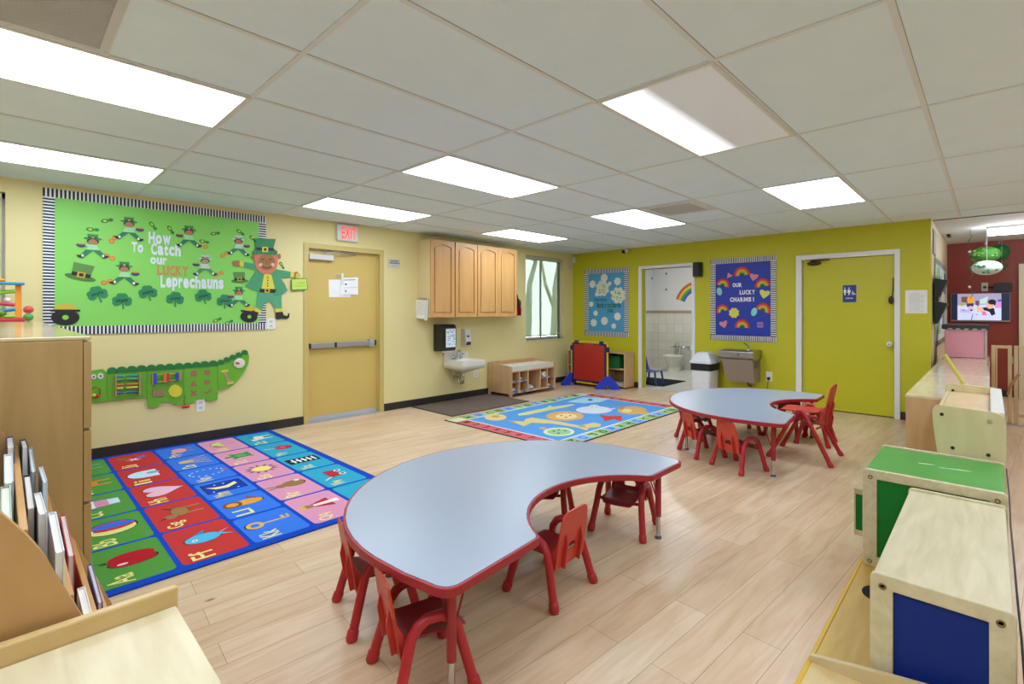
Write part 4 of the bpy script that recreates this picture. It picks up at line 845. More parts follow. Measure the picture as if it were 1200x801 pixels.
MB().ball((-5.445, 5.62, 1.42), .022, .03, .06, M('#2a2024', .7), 12, 8).build('dark_patch', t)
# dispensers
t = thing('towel_dispenser', 'black paper towel dispenser above the sink', 'dispenser', (XL, 4.3, .73))
P = rpoly([(0, .0), (.17, 0), (.205, .07), (.205, .33), (.17, .375), (0, .375)], [.003, .02, .03, .05, .04, .003])
MB().prism(P, frame((XL, 4.42, .735), (1, 0, 0), (0, 0, 1)), 0, .245, M('#1d1d1e', .3)).build('case', t, .006)
MB().box(XL+.03, XL+.16, 4.21, 4.38, .712, .735, M('#e8e4d8', .6)).build('paper_lip', t, .004)
b = MB().box(XL+.2055, XL+.2075, 4.235, 4.405, .79, 1.05, M('#e4ecee', .5)); fs = frame((XL+.2078, 0, 0), (0, 1, 0), (0, 0, 1))
random.seed(3)
for k in range(26):
    yy, zz = random.uniform(4.255, 4.385), random.uniform(.81, 1.03)
    if not (.87 < zz < .95 and yy < 4.34): b.flat(ell(yy, zz, .014, .009, random.uniform(0, 180), 8), fs, .0004, M('#7fb4cc', .6))
for k in range(3): b.flat([(4.26, .935-.025*k), (4.325-.01*k, .935-.025*k), (4.325-.01*k, .945-.025*k), (4.26, .945-.025*k)], fs, .0004, GREY)
b.build('printed_card', t)
t = thing('soap_dispenser', 'white soap dispenser on the wall right of the towel dispenser', 'dispenser', (XL, 4.72, .8))
MB().prism(rpoly([(0, 0), (.09, 0), (.11, .05), (.09, .245), (0, .245)], [.002, .015, .02, .02, .002]), frame((XL, 4.78, .79), (1, 0, 0), (0, 0, 1)), 0, .105, M('#dcdad4', .35)).build('case', t, .008)
MB().prism(rrect(4.70, 4.745, .912, .938, .006), FLW, .098, .104, INK).build('window', t); MB().box(XL+.06, XL+.113, 4.69, 4.77, .795, .845, M('#333335', .4)).build('push_lever', t, .006)
# sink
t = thing('wall_sink', 'small white wall hung sink with chrome taps', 'sink', (XL, 4.55, .3)); PORC = M('#e2ddd0', .2, 0, .02)
MB().box(XL, XL+.022, 4.345, 4.80, .585, .70, PORC).build('backsplash', t, .006)
S0, S1, SX = 4.335, 4.765, -5.285
b = MB(); fz = frame((0, 0, 0), (1, 0, 0), (0, 1, 0)); n = 28
o_ = rrect(XL, SX, S0, S1, .035, 6); ci = ((XL+SX)/2+.03, (S0+S1)/2)
i_ = [(ci[0]+.16*cos(a), ci[1]+.165*sin(a)) for a in [math.atan2((p[1]-ci[1])/.21, (p[0]-ci[0])/.22) for p in o_]]
b.ring(o_, i_, fz, .535, .60, PORC)
k = len(o_); rows = [[(p[0], p[1], .60) for p in i_], [(ci[0]+(p[0]-ci[0])*.85, ci[1]+(p[1]-ci[1])*.85, .54) for p in i_], [(ci[0]+(p[0]-ci[0])*.4, ci[1]+(p[1]-ci[1])*.4, .505) for p in i_], [(ci[0]+(p[0]-ci[0])*.05, ci[1]+(p[1]-ci[1])*.05, .50) for p in i_]]
b.add(sum(rows, []), [(j*k+q, j*k+(q+1) % k, (j+1)*k+(q+1) % k, (j+1)*k+q) for j in range(3) for q in range(k)], PORC, True)
rows = [[(p[0], p[1], .54) for p in o_], [(XL+(p[0]-XL)*.99, ci[1]+(p[1]-ci[1])*.98, .49) for p in o_], [(XL+(p[0]-XL)*.72, ci[1]+(p[1]-ci[1])*.6, .45) for p in o_], [(XL+.14+(p[0]-XL)*.22, ci[1]+(p[1]-ci[1])*.2, .41) for p in o_]]
b.add(sum(rows, []), [(j*k+q, j*k+(q+1) % k, (j+1)*k+(q+1) % k, (j+1)*k+q) for j in range(3) for q in range(k)], PORC, True)
b.build('basin', t)
MB().lathe([(.022, 0), (.024, .004), (.0, .005)], (ci[0]-.02, ci[1], .501), CHROME).build('drain', t)
f = MB().lathe([(.02, 0), (.02, .02), (.012, .03)], (XL+.06, 4.55, .60), CHROME).tube([(XL+.06, 4.55, .62), (XL+.065, 4.55, .70), (XL+.09, 4.55, .725), (XL+.14, 4.55, .72), (XL+.155, 4.55, .68)], .010, CHROME).box(XL+.035, XL+.085, 4.47, 4.63, .598, .61, CHROME).build('faucet', t, .002)
for y in (4.48, 4.62): MB().lathe([(.016, 0), (.016, .035), (.011, .045)], (XL+.06, y, .605), CHROME).tube([(XL+.06, y, .655), (XL+.1, y+(.03 if y > 4.5 else -.03), .675)], [.010, .007], CHROME).build('tap_handle', f)
MB().tube([(XL+.2, 4.55, .42), (XL+.2, 4.55, .30), (XL+.19, 4.55, .265), (XL+.15, 4.55, .25), (XL+.115, 4.55, .27), (XL+.1, 4.55, .31), (XL+.07, 4.55, .33), (XL+.0, 4.55, .335)], .017, CHROME).lathe([(.024, 0), (.026, .01), (.026, .03), (.02, .035)], (XL+.2, 4.55, .36), CHROME).build('drain_trap', t)
p_ = MB()
for y in (4.47, 4.63): p_.tube([(XL, y, .33), (XL+.05, y, .33), (XL+.055, y, .36), (XL+.06, y+(4.55-y)*.3, .5)], .007, CHROME, 8).ball((XL+.04, y, .33), .018, .016, .018, CHROME, 10, 6)
p_.build('supply_pipe', t)
tag(MB().lathe([(.045, 0), (.045, .018), (.03, .028), (.0, .03)], (XL, 7.27, 2.13), M('#d6d2c4', .5), 20, (Vector((0, 0, 0)), Vector((0, 1, 0)), Vector((0, 0, 1)), Vector((1, 0, 0)))).build('smoke_detector', None, at=(XL, 7.27, 2.13)), 'round cream detector on the yellow wall by the room corner', 'detector')
tag(MB().box(XL+.02, XL+.075, YB-.05, YB, 2.20, 2.315, M('#e4e4e0', .4)).build('motion_sensor', None, .012, at=(XL+.05, YB-.02, 2.2)), 'small white motion sensor high in the room corner', 'sensor')

# crocodile wall toy
C4 = crop(100, 400, .16667, LW)
ct = thing('crocodile_wall_toy', 'long green crocodile activity panel on the yellow wall', 'wall toy', (XL, 1.2, .65)); GN, DG, WD = '#6cb12e', '#1f7a3c', '#b08a62'
fl_ = lambda name, L_, par=None, n0=.004, n=.022, dn=.002: None
def panel(P, par=ct, name='body_panel'):
    return MB().prism(C4(P), FLW, .003, .02, M(GN, .4)).build(name, par, .002)
pa = panel([(-60, 205), (0, 208), (60, 200), (120, 192), (150, 215), (152, 418), (40, 430), (-60, 430)]); pb = panel([(153, 215), (428, 195), (428, 392), (153, 417)])
pc = panel(rpoly([(430, 195), (686, 178), (688, 440), (620, 445), (600, 425), (525, 425), (515, 455), (480, 465), (432, 462)], 14)); pd = panel(rpoly([(688, 178), (924, 160), (928, 405), (900, 418), (860, 420), (840, 400), (770, 405), (760, 430), (690, 440)], 14)); pe = panel(rpoly([(926, 160), (1000, 135), (1130, 80), (1147, 90), (1145, 150), (1110, 220), (1050, 290), (1000, 325), (930, 342)], [2, 10, 20, 20, 40, 40, 40, 30, 2]))
b = MB()
def scal(xa, ya, xb, yb, n):
    for i in range(n):
        cx, cy = xa+(xb-xa)*(i+.5)/n, ya+(yb-ya)*(i+.5)/n; w = (xb-xa)/n/2*1.08
        b.prism(C4([(cx+w*cos(a), cy-(w*.55+6)*sin(a)+2) for a in [pi*k/8 for k in range(9)]]+[(cx-w, cy+18), (cx+w, cy+16)]), FLW, .021, .027, M(DG, .4))
scal(152, 206, 428, 186, 4); scal(430, 186, 686, 170, 4); scal(688, 170, 924, 150, 4); scal(926, 150, 1136, 66, 5)
b.build('scalloped_ridge', ct)
for x in (210, 376): MB().prism(C4([(x-7, 232 if x < 300 else 222), (x+7, 232 if x < 300 else 222), (x+7, 384 if x < 300 else 368), (x-7, 386 if x < 300 else 370)]), FLW, .02, .05, M(WD, .5)).build('abacus_post', pb)
for y, h, sp in ((243, '#2f9ab0', 1), (266, '#58b070', 1), (302, '#d87a3a', 1), (326, '#dcd050', 1), (358, '#3a6a9a', 1)):
    b = MB(); a_, c_ = C4([(215, y), (370, y-10)]); b.cyl((XL+.042, *a_), (XL+.042, *c_), .0022, M('#9a9a98', .4), seg=6)
    for k in list(range(1, 6))+list(range(9, 19)):
        q = (a_[0]+(c_[0]-a_[0])*k/19.5, a_[1]+(c_[1]-a_[1])*k/19.5); b.ball((XL+.042, *q), .010, .0075, .010, M(h, .35), 8, 6)
    b.build('bead_row', pb)
for x in (466, 656): MB().prism(C4([(x-7, 222 if x < 500 else 212), (x+7, 222 if x < 500 else 212), (x+7, 298 if x < 500 else 268), (x-7, 300 if x < 500 else 270)]), FLW, .02, .055, M(WD, .5)).build('slider_frame', pc)
for ya in (232, 285):
    a_, c_ = C4([(466, ya), (656, ya-12 if ya < 250 else ya-22)]); MB().cyl((XL+.045, *a_), (XL+.045, *c_), .004, M('#c8a878', .5), seg=8).build('slider_rod', pc)
for x, w, h, y0, y1 in ((482, 11, '#2a4fc0', 218, 296), (552, 12, '#e07a34', 222, 282), (572, 10, '#c83430', 218, 280), (638, 10, '#2a4fc0', 215, 268)):
    MB().prism(C4(rrect(x-w, x+w, y0, y1, 6)), FLW, .03, .06, M(h, .35)).build('slider_block', pc)
b = MB()
for k in range(7): b.prism(C4([(470+12*k, 336-k), (479+12*k, 336-k), (479+12*k, 384-k), (470+12*k, 384-k)]), FLW, .02, .03, M(WD, .5))
b.build('ribbed_block', pc)
b = MB().prism(C4([(628+47*cos(a)*(1+.04*cos(12*a)), 345+43*sin(a)*(1+.04*cos(12*a))) for a in [2*pi*k/72 for k in range(72)]]), FLW, .02, .03, M('#e0d23c', .4)); b.build('yellow_dial', pc)
HOLE = M('#a0714e', .6); Hs = MB()
for P in (rrect(735, 780, 202, 246, 3), ell(852, 216, 23, 21), [(758, 268), (786, 312), (728, 314)], [(851+24*math.sin(a)**3, 285-(20*cos(a)-8*cos(2*a)-3*cos(3*a))) for a in [2*pi*i/24 for i in range(24)]], [(733, 342), (748, 338), (757, 350), (770, 338), (784, 345), (772, 360), (784, 374), (768, 382), (757, 372), (745, 384), (732, 376), (742, 361)], [(820, 350), (834, 348), (846, 356), (876, 330), (888, 340), (850, 372)]):
    Hs.flat(C4(P), FLW, .0205, HOLE)
Hs.build('shape_slots', pd)
b = MB(); b.prism(C4([(948, 203), (996, 193), (1000, 207), (952, 217)]), FLW, .02, .03, M('#dccb4a', .4)).prism(C4([(990, 287), (1035, 277), (1040, 292), (995, 302)]), FLW, .02, .03, M('#dccb4a', .4))
b.prism(C4([(955, 212), (995, 205), (990, 245), (1030, 280), (993, 290), (985, 250)]), FLW, .02, .026, M('#b89a78', .4)); b.build('hourglass', pe)
o = MB().lathe([(.052, 0), (.052, .012), (.043, .014), (.0, .014)], (XL+.02, *C4([(1077, 152)])[0]), M('#e4dcc8', .3), 24, (Vector((0, 0, 0)), Vector((0, 1, 0)), Vector((0, 0, 1)), Vector((1, 0, 0)))).build('clock_disc', pe)
MB().prism(C4([(1048, 148), (1058, 142), (1078, 150), (1074, 158), (1052, 156)]), FLW, .034, .038, M('#b83a30', .4)).build('clock_hand', o)
gr = MB()
for x, y, r in ((104, 240, 24), (56, 245, 20)): gr.prism(C4([(x+r*(1 if k % 4 < 2 else .75)*cos(2*pi*k/36), y+r*(1 if k % 4 < 2 else .75)*sin(2*pi*k/36)) for k in range(36)]), FLW, .02, .03, M('#e8e8e4', .4)).prism(C4(ell(x, y, 7, 7, n=10)), FLW, .03, .036, INK)
gr.build('gear', pa)
MB().tube([(XL+.02, *C4([(100, 380)])[0]), (XL+.05, *C4([(98, 330)])[0]), (XL+.05, *C4([(70, 312)])[0]), (XL+.02, *C4([(45, 330)])[0])], .004, M('#8a3a2a', .4), 6).build('wire_loop', pa)
MB().ball((XL+.04, *C4([(83, 377)])[0]), .017, .02, .017, M('#c8302c', .35), 10, 8).build('bead', pa); MB().ball((XL+.04, *C4([(56, 374)])[0]), .016, .018, .016, M('#d8c83c', .35), 10, 8).build('bead', pa)
b = MB(); a_, c_ = C4([(676, 458), (726, 452)]); b.cyl((XL+.03, *a_), (XL+.03, *c_), .012, M('#c8302c', .4)).cyl((XL+.03, a_[0]+.012, a_[1]+.001), (XL+.03, a_[0]+.03, a_[1]+.004), .015, M('#c8302c', .4)); hm = b.build('hammer', ct); MB().tube([(XL+.022, *C4([(700, 375)])[0]), (XL+.026, *C4([(692, 420)])[0]), (XL+.03, *C4([(700, 452)])[0])], .0016, M('#7a3a2a', .6), 6).build('string', hm)
# ---------------------------------------------------------------- back wall fittings
tag(MB().ball((-4.55, YB-.045, 2.33), .04, .04, .04, M('#e2e2de', .35)).lathe([(.03, 0), (.03, .02)], (-4.55, YB-.02, 2.33), PLATE, 16, frame((0, 0, 0), (1, 0, 0), (0, 0, 1))).box(-4.60, -4.55, YB-.105, YB-.05, 2.285, 2.34, M('#1c1a1c', .35)).build('security_camera', None, .006, at=(-4.56, YB-.05, 2.29)), 'small security camera under the ceiling between blue board and doorway', 'camera')
t = thing('wall_speaker', 'black wall speaker at the top right of the restroom doorway', 'speaker', (-3.285, YB, 1.83))
MB().prism(rpoly([(-3.35, YB), (-3.35, YB-.07), (-3.31, YB-.11), (-3.25, YB-.11), (-3.215, YB-.07), (-3.215, YB)], .012), frame((0, 0, 1.828), (1, 0, 0), (0, 1, 0)), 0, .216, M('#1b1b1d', .45)).build('speaker_case', t, .006)
MB().box(-3.312, -3.248, YB-.1135, YB-.11, 1.845, 2.03, M('#2b2b2e', .7)).build('speaker_grille', t)
t = thing('paper_notice', 'white printed sheet on the olive wall right of the olive door', 'paper', (-.63, YB, 1.41))
MB().box(-.734, -.53, YB-.003, YB-.001, 1.272, 1.545, PAPER).build('sheet', t)
b = MB(); fp = frame((0, YB-.0035, 0), (1, 0, 0), (0, 0, 1))
for k in range(11): b.flat([(-.70, 1.50-.02*k), (-.70+(.14 if k % 3 else .10), 1.50-.02*k), (-.70+(.14 if k % 3 else .10), 1.503-.02*k), (-.70, 1.503-.02*k)], fp, 0, M('#9c9ca0', .8))
b.build('printing', t)
t = thing('door_hook', 'dark hanging latch on the right casing of the olive door', 'latch', (-.86, YB, 1.4))
MB().tube([(-.848, YB-.026, 1.70), (-.85, YB-.03, 1.55), (-.858, YB-.03, 1.47)], .006, M('#2a2420', .5), 6).ball((-.868, YB-.035, 1.43), .028, .02, .05, M('#2a2420', .5), 10, 8).build('latch', t)
t = thing('wall_outlet', 'white wall outlet with a black plug beside the drinking fountain', 'outlet', (-2.26, YB, .31))
MB().box(-2.30, -2.22, YB-.006, YB, .313, .447, PLATE).build('cover_plate', t, .002)
pl = MB().box(-2.278, -2.242, YB-.04, YB-.006, .335, .372, BLACK).build('plug', t, .006); MB().tube([(-2.26, YB-.035, .34), (-2.262, YB-.05, .28), (-2.275, YB-.04, .15), (-2.33, YB-.03, .05), (-2.40, YB-.03, .012)], .004, BLACK, 6).build('cord', pl)
# drinking fountain
t = thing('drinking_fountain', 'stainless drinking fountain on a grey brown cabinet against the olive wall', 'drinking fountain', (-2.6, 7.2, .29))
fm = MB(); fb = frame((0, 0, 0), (0, 1, 0), (0, 0, 1)); P = rpoly([(7.368, .62), (7.06, .62), (7.02, .66), (7.02, .735), (7.368, .745)], [.002, .03, .02, .012, .002])
fm.prism(P, frame((-2.85, 0, 0), (0, 1, 0), (0, 0, 1)), 0, .49, STEEL); fm.build('basin_top', t, .006)
MB().prism(rrect(-2.80, -2.44, 7.06, 7.28, .05, 6), frame((0, 0, .742), (1, 0, 0), (0, 1, 0)), 0, .003, M('#83837f', .3, 1)).build('basin', t)
MB().tube([(-2.50, 7.25, .74), (-2.50, 7.25, .80), (-2.52, 7.22, .83), (-2.545, 7.19, .845)], [.012, .011, .010, .009], CHROME).lathe([(.024, 0), (.02, .014)], (-2.50, 7.25, .742), CHROME).build('bubbler', t)
MB().lathe([(.02, 0), (.02, .012), (.015, .016)], (-2.56, 7.02, .69), M('#9a9a98', .3, 1), 16, frame((0, 0, 0), (1, 0, 0), (0, 0, 1))).build('push_button', t)
cab = MB(); z0, z1 = .295, .62
Vt = [(-2.81, 7.05, z1), (-2.375, 7.05, z1), (-2.375, 7.368, z1), (-2.81, 7.368, z1)]; Vb = [(-2.755, 7.13, z0), (-2.375, 7.13, z0), (-2.375, 7.368, z0), (-2.755, 7.368, z0)]
cab.add(Vb+Vt, [(3, 2, 1, 0), (4, 5, 6, 7), (0, 1, 5, 4), (1, 2, 6, 5), (2, 3, 7, 6), (3, 0, 4, 7)], M('#97877a', .4, .2)); cab.build('cabinet', t, .006)
MB().box(-2.374, -2.372, 7.10, 7.30, .50, .60, M('#6a6560', .6)).build('side_louver', t)
MB().tube([(-2.52, 7.3, .30), (-2.52, 7.3, .24), (-2.50, 7.36, .22)], .012, M('#3a3632', .5), 8).build('drain_pipe', t)
# trash can
t = thing('trash_can', 'white swing lid trash can with black bag rim by the restroom doorway', 'trash can', (-3.08, 7.13, 0)); TC = M('#e4e6ea', .35)
def loft(b, secs, m, cap=True):
    k = len(secs[0]); b.add(sum(secs, []), [(j*k+q, j*k+(q+1) % k, (j+1)*k+(q+1) % k, (j+1)*k+q) for j in range(len(secs)-1) for q in range(k)], m, True)
    if cap: b.add(secs[0]+secs[-1], [tuple(range(k-1, -1, -1)), tuple(range(k, 2*k))], m)
def sec(z, e, r=.035): return [(p[0], p[1], z) for p in rrect(-3.225+e, -2.925-e, 6.95+e, 7.30-e, r, 4)]
b = MB(); loft(b, [sec(0, .025), sec(.01, .022), sec(.46, .004)], TC); b.build('bin_body', t)
b = MB(); loft(b, [sec(.432, -.003), sec(.545, -.006)], M('#17171a', .45), True); b.build('bag_rim', t)
b = MB(); loft(b, [sec(.535, -.012, .03), sec(.565, -.014, .03), sec(.572, -.006, .03), sec(.665, .045, .025), sec(.69, .07, .02)], TC); b.sm = [False]*len(b.sm); b.build('swing_lid', t, .004)
# low shelf behind the play panel
t = thing('storage_shelf', 'low light wood shelf against the olive wall behind the red play panel', 'shelf', (-5.0, 7.2, 0)); SX0, SX1, SY0, SY1, SH = -5.62, -4.41, 7.06, 7.355, .60; TH = .02; SB = WOOD('#c8a070', '#d8b486', (4, 4, .8), .45, 'beech_ply')
for x in (SX0, SX1-TH): bx('side_panel', (x, x+TH, SY0, SY1, .02, SH), SB, t, .003)
for x in (-5.22, -4.81): bx('divider', (x, x+.016, SY0+.01, SY1-.01, .05, SH-TH), SB, t, .002)
bx('shelf_top', (SX0+TH, SX1-TH, SY0, SY1, SH-TH, SH), SB, t, .003); bx('shelf_board', (SX0+TH, SX1-TH, SY0+.005, SY1-.01, .31, .327), SB, t, .002); bx('shelf_bottom', (SX0+TH, SX1-TH, SY0, SY1, .03, .05), SB, t, .002); bx('back_panel', (SX0+TH, SX1-TH, SY1-.01, SY1, .05, SH-TH), WOOD('#b58c5c', '#c49c6c', (4, 4, .8), .5, 'ply_back'), t)
bx('plinth', (SX0+.03, SX1-.03, SY0+.03, SY1-.02, 0, .03), M('#3a2e26', .7), t)
t = thing('storage_bin', 'green fabric bin in the upper right bay of the low shelf', 'bin', (-4.66, 7.2, .328)); fbm = M('#1d7a3a', .8)
b = MB(); loft(b, [[(p[0], p[1], .328+z) for p in rrect(-4.775+e, -4.56-e, 7.09+e, 7.33-e, .015, 3)] for z, e in ((0, .012), (.20, 0))], fbm, False); b.box(-4.765, -4.57, 7.10, 7.32, .329, .334, fbm); b.build('bin_body', t)
bx('rim_band', (-4.777, -4.558, 7.086, 7.0915, .50, .53), M('#17602c', .8), t)
tag(bx('toy_tray', (-4.77, -4.47, 7.09, 7.33, .051, .085), M('#d8d4cc', .5), None, .008, at=(-4.62, 7.21, .051)), 'pale tray in the lower right bay of the low shelf', 'tray')
# red play panel
t = thing('room_divider', 'red vinyl play divider in a yellow tube frame with blue feet', 'play panel', (-5.0, 6.865, 0)); PY = M('#e0b020', .35); NV = M('#1c2450', .45); BLU = M('#1f3cc0', .35)
x0, x1, yp, zb, zt = -5.365, -4.62, 6.865, .075, .765
P_ = [(x0, zb), (x1, zb), (x1, zt), (x0, zt)]
for nm, a, c in (('frame_tube', (x0, yp, .03), (x0, yp, zt)), ('frame_tube', (x1, yp, .03), (x1, yp, zt)), ('frame_tube', (x0, yp, zb-.01), (x1, yp, zb-.01)), ('frame_tube', (x0, yp, zt), (x1, yp, zt))): MB().cyl(a, c, .018, PY).build(nm, t)
MB().grid(lambda u, v: (x0+.045+(x1-x0-.09)*u, yp-.012+.014*sin(3.1*(u+v))*sin(pi*u), zb+.03+(zt-zb-.06)*v), 14, 14, M('#b02a22', .4), (0, .006, 0)).build('vinyl_sheet', t)
b = MB()
for (xa, xb, za, zb_) in ((x0+.07, x0+.155, zt-.035, zt+.025), (x1-.155, x1-.07, zt-.035, zt+.025), (x0+.02, x0+.05, zb+.02, zt-.03), (x1-.05, x1-.02, zb+.02, zt-.03), (x0-.024, x0+.03, zt-.15, zt-.065), (x1-.03, x1+.024, zt-.15, zt-.065), (x0+.02, x0+.11, zb-.03, zb+.04), (x1-.3, x1-.02, zb+.0, zb+.03), (x0+.02, x1-.02, zb+.012, zb+.035), (x0+.02, x1-.02, zt-.04, zt-.025)): b.box(xa, xb, yp-.024, yp+.024, za, zb_, NV)
b.build('clip_band', t, .005)
for x, ang in ((x0, radians(62)), (x1, radians(32))):
    c, s = cos(ang), sin(ang)
    MB().prism(rpoly([(-.20, .0), (-.04, 0), (-.04, .05), (.04, .05), (.04, 0), (.20, 0), (.20, .035), (.045, .215), (-.045, .215), (-.20, .035)], [.01, .003, .02, .02, .003, .01, .015, .02, .02, .015]), (Vector((x, yp, 0)), Vector((c, s, 0)), Vector((0, 0, 1)), Vector((s, -c, 0))), -.027, .027, BLU).build('foot', t, .006)
# shoe bench
t = thing('shoe_bench', 'light wood bench with white cushion and shoe cubbies by the yellow wall', 'bench', (-5.46, 5.7, 0)); BW_ = WOOD('#cfa473', '#dcb688', (4, 5, .9), .42, 'bench_ply')
bx0, bx1, by0, by1 = -5.715, -5.20, 5.195, 6.215
for y in (by0, by1-.02): MB().prism(rpoly([(bx0, .045), (bx0, .5), (bx0+.06, .5), (bx1, .465), (bx1, .0), (bx1-.05, 0), (bx1-.06, .05), (bx0+.06, .05), (bx0+.05, 0), (bx0, 0)], .008), frame((0, y+.02, 0), (1, 0, 0), (0, 0, 1)), 0, .02, BW_).build('side_panel', t, .002)
bx('seat_board', (bx0, bx1-.005, by0+.02, by1-.02, .375, .395), BW_, t, .002); bx('bench_bottom', (bx0, bx1-.005, by0+.02, by1-.02, .055, .073), BW_, t, .002); bx('back_panel', (bx0, bx0+.012, by0+.02, by1-.02, .05, .50), BW_, t)
cols = [by0+.02, by0+.185, by0+.375, by0+.66, by0+.83, by1-.02]
for y in cols[1:-1]: bx('divider', (bx0+.012, bx1-.006, y-.009, y+.009, .073, .375), BW_, t, .002)
TAG = M('#3a66b8', .5)
for i in (0, 1, 3, 4):
    s_ = bx('cubby_shelf', (bx0+.012, bx1-.008, cols[i]+.009, cols[i+1]-.009, .222, .236), BW_, t, .002); yc = (cols[i]+cols[i+1])/2
    bx('name_tag', (bx1-.009, bx1-.004, yc-.035, yc+.035, .212, .24), TAG, s_, .002)
for i in (0, 1, 4): yc = (cols[i]+cols[i+1])/2; bx('name_tag', (bx1-.006, bx1-.002, yc-.04, yc+.04, .052, .082), TAG, t, .002)
MB().prism(rrect(by0+.03, by1-.03, .396, .462, .022, 5), frame((bx1-.36, 0, 0), (0, 1, 0), (0, 0, 1)), 0, .35, M('#ddd8c8', .5, 0, .03)).build('seat_cushion', t, .012)
def shoe(x, y, z, lab, col, rz=0):
    t = thing('child_shoe', lab, 'shoe', (x, y, z), rz, 'shoes in the shoe bench'); 
    b = MB().prism([(.075*cos(a)*(1.0 if cos(a) > 0 else 1), (.03+.006*cos(a))*sin(a)) for a in [2*pi*k/20 for k in range(20)]], FXY, 0, .014, M('#3f62b0', .5)); b.build('sole', t, world=False)
    b = MB().grid(lambda u, v: (-.068+.136*u, (.028+.006*cos(pi*(1-u)))*cos(pi*v)*sin(pi*(.08+.84*u))**.5, .013+(.062-.038*u**1.5)*sin(pi*v)*sin(pi*(.06+.86*u))**.45), 12, 10, M(col, .7)); b.build('upper', t, world=False)
    b = MB()
    for k in range(3): b.tube([(.0+.016*k, -.018, .05-.006*k), (.003+.016*k, 0, .058-.007*k), (.0+.016*k, .018, .05-.006*k)], .003, M('#d8d8dc', .7), 6)
    b.build('laces', t, world=False)
shoe(-5.30, cols[0]+.06, .074, 'white child shoe in the lower left cubby of the bench', '#e6e6e8'); shoe(-5.33, cols[0]+.125, .074, 'white child shoe beside the divider in the lower left cubby', '#dcdce0')
shoe(-5.30, cols[1]+.075, .237, 'white child shoe in the upper second cubby of the bench', '#e8e6e6')
shoe(-5.29, cols[2]+.07, .074, 'lilac white shoe left in the wide middle cubby of the bench', '#d8d4e6'); shoe(-5.31, cols[2]+.15, .074, 'lilac white shoe right in the wide middle cubby of the bench', '#e0dcea')
shoe(-5.29, cols[4]+.07, .074, 'white child shoe in the lower right cubby of the bench', '#e8e8ea')
tag(MB().lathe([(.012, 0), (.04, 0), (.042, .004), (.042, .116), (.04, .12), (.012, .12), (.012, .06), (.0, .06)], (-5.33, cols[3]+.10, .279), M('#e8e2d0', .7), 20, frame((0, 0, 0), (0, 1, 0), (0, 0, 1))).build('paper_roll', None, at=(-5.3, cols[3]+.08, .237)), 'white paper roll lying in the upper fourth cubby of the bench', 'paper roll')
tag(MB().lathe([(.025, 0), (.026, .06), (.012, .08), (.012, .10), (.0, .1)], (-5.30, cols[4]+.045, .237), M('#ded4c0', .4), 16).build('small_bottle', None, at=(-5.30, cols[4]+.045, .237)), 'cream bottle standing in the upper right cubby of the bench', 'bottle')

# ---------------------------------------------------------------- restroom contents
t = thing('toilet', 'small white toilet seen through the restroom doorway', 'toilet', (-5.0, 9.95, .004)); PO = M('#dcdbd4', .15, 0, .02)
b = MB(); loft(b, [[(-5+.13*k*cos(a), 9.95+(.2*k if sin(a) < 0 else .3)*sin(a), z) for a in [2*pi*q/24 for q in range(24)]] for z, k in ((.004, .95), (.03, .98), (.12, .72), (.2, .9), (.28, 1.3), (.32, 1.45))], PO); b.build('bowl', t)
sx_ = [(.195*cos(a), (.27 if sin(a) < 0 else .24)*sin(a)) for a in [2*pi*q/28 for q in range(28)]]
MB().ring([(-5+p[0], 9.93+p[1]) for p in sx_], [(-5+p[0]*.62, 9.91+p[1]*.66) for p in sx_], FXY, .322, .345, M('#e6e5de', .2)).build('toilet_seat', t, .005)
MB().tube([(-5.15, 10.39, .50), (-5.15, 10.28, .50), (-4.85, 10.28, .50), (-4.85, 10.39, .50)], .022, CHROME).tube([(-5.0, 10.28, .50), (-5.0, 10.25, .42), (-5.0, 10.2, .3)], .02, CHROME).lathe([(.035, 0), (.04, .02), (.04, .08), (.028, .1)], (-5.08, 10.28, .48), CHROME).tube([(-5.12, 10.28, .5), (-5.22, 10.24, .48)], .012, CHROME).build('flush_valve', t)
bx('wall_ledge', (-4.95, -3.9, 10.3, 10.4, .0, .42), M('#bdbcb2', .4), None); struct(bpy.data.objects['wall_ledge'])
t = thing('paper_holder', 'white paper holder on the restroom back wall near the flush valve', 'dispenser', (-4.66, 10.36, .5)); bx('holder_case', (-4.76, -4.58, 10.30, 10.40, .45, .58), M('#e4e2da', .4), t, .01); MB().cyl((-4.74, 10.27, .47), (-4.6, 10.27, .47), .03, M('#e8e6de', .7)).build('roll', t)
t = thing('wall_soap_pump', 'small white soap pump on the left restroom wall', 'dispenser', (-5.70, 8.85, .5)); MB().box(-5.73, -5.65, 8.8, 8.9, .44, .6, M('#e0ded6', .4)).build('pump_case', t, .012); bx('pump_lever', (-5.66, -5.63, 8.82, 8.88, .44, .48), GREY, t, .004)
rb = MB(); f2 = frame((0, 10.4, 0), (1, 0, 0), (0, 0, 1)); cx, cz = BW(819, 359, 10.4)
for k, h in enumerate(('#b8502c', '#d8b83a', '#4a8a3c', '#2f56a8')): rb.prism(ell(cx, cz, .56-.055*k, .56-.055*k, 0, 24, 18, 162)+ell(cx, cz, .505-.055*k, .505-.055*k, 0, 24, 18, 162)[::-1], f2, .001, .003, M(h, .6))
tag(rb.build('rainbow_decal', at=(cx, 10.4, cz)), 'painted rainbow arc on the restroom back wall', 'wall decal')
t = thing('wall_hanging', 'colourful small hanging on the left restroom wall', 'hanging', (-5.72, 8.9, 1.4))
for k, (h, z) in enumerate((('#c8b44a', 1.55), ('#5a8a5a', 1.47), ('#c88a4a', 1.40), ('#3a3a4a', 1.33))): MB().ball((-5.71, 8.87+.03*(k % 2), z), .018, .03, .035, M(h, .6), 10, 8).build('ornament', t)
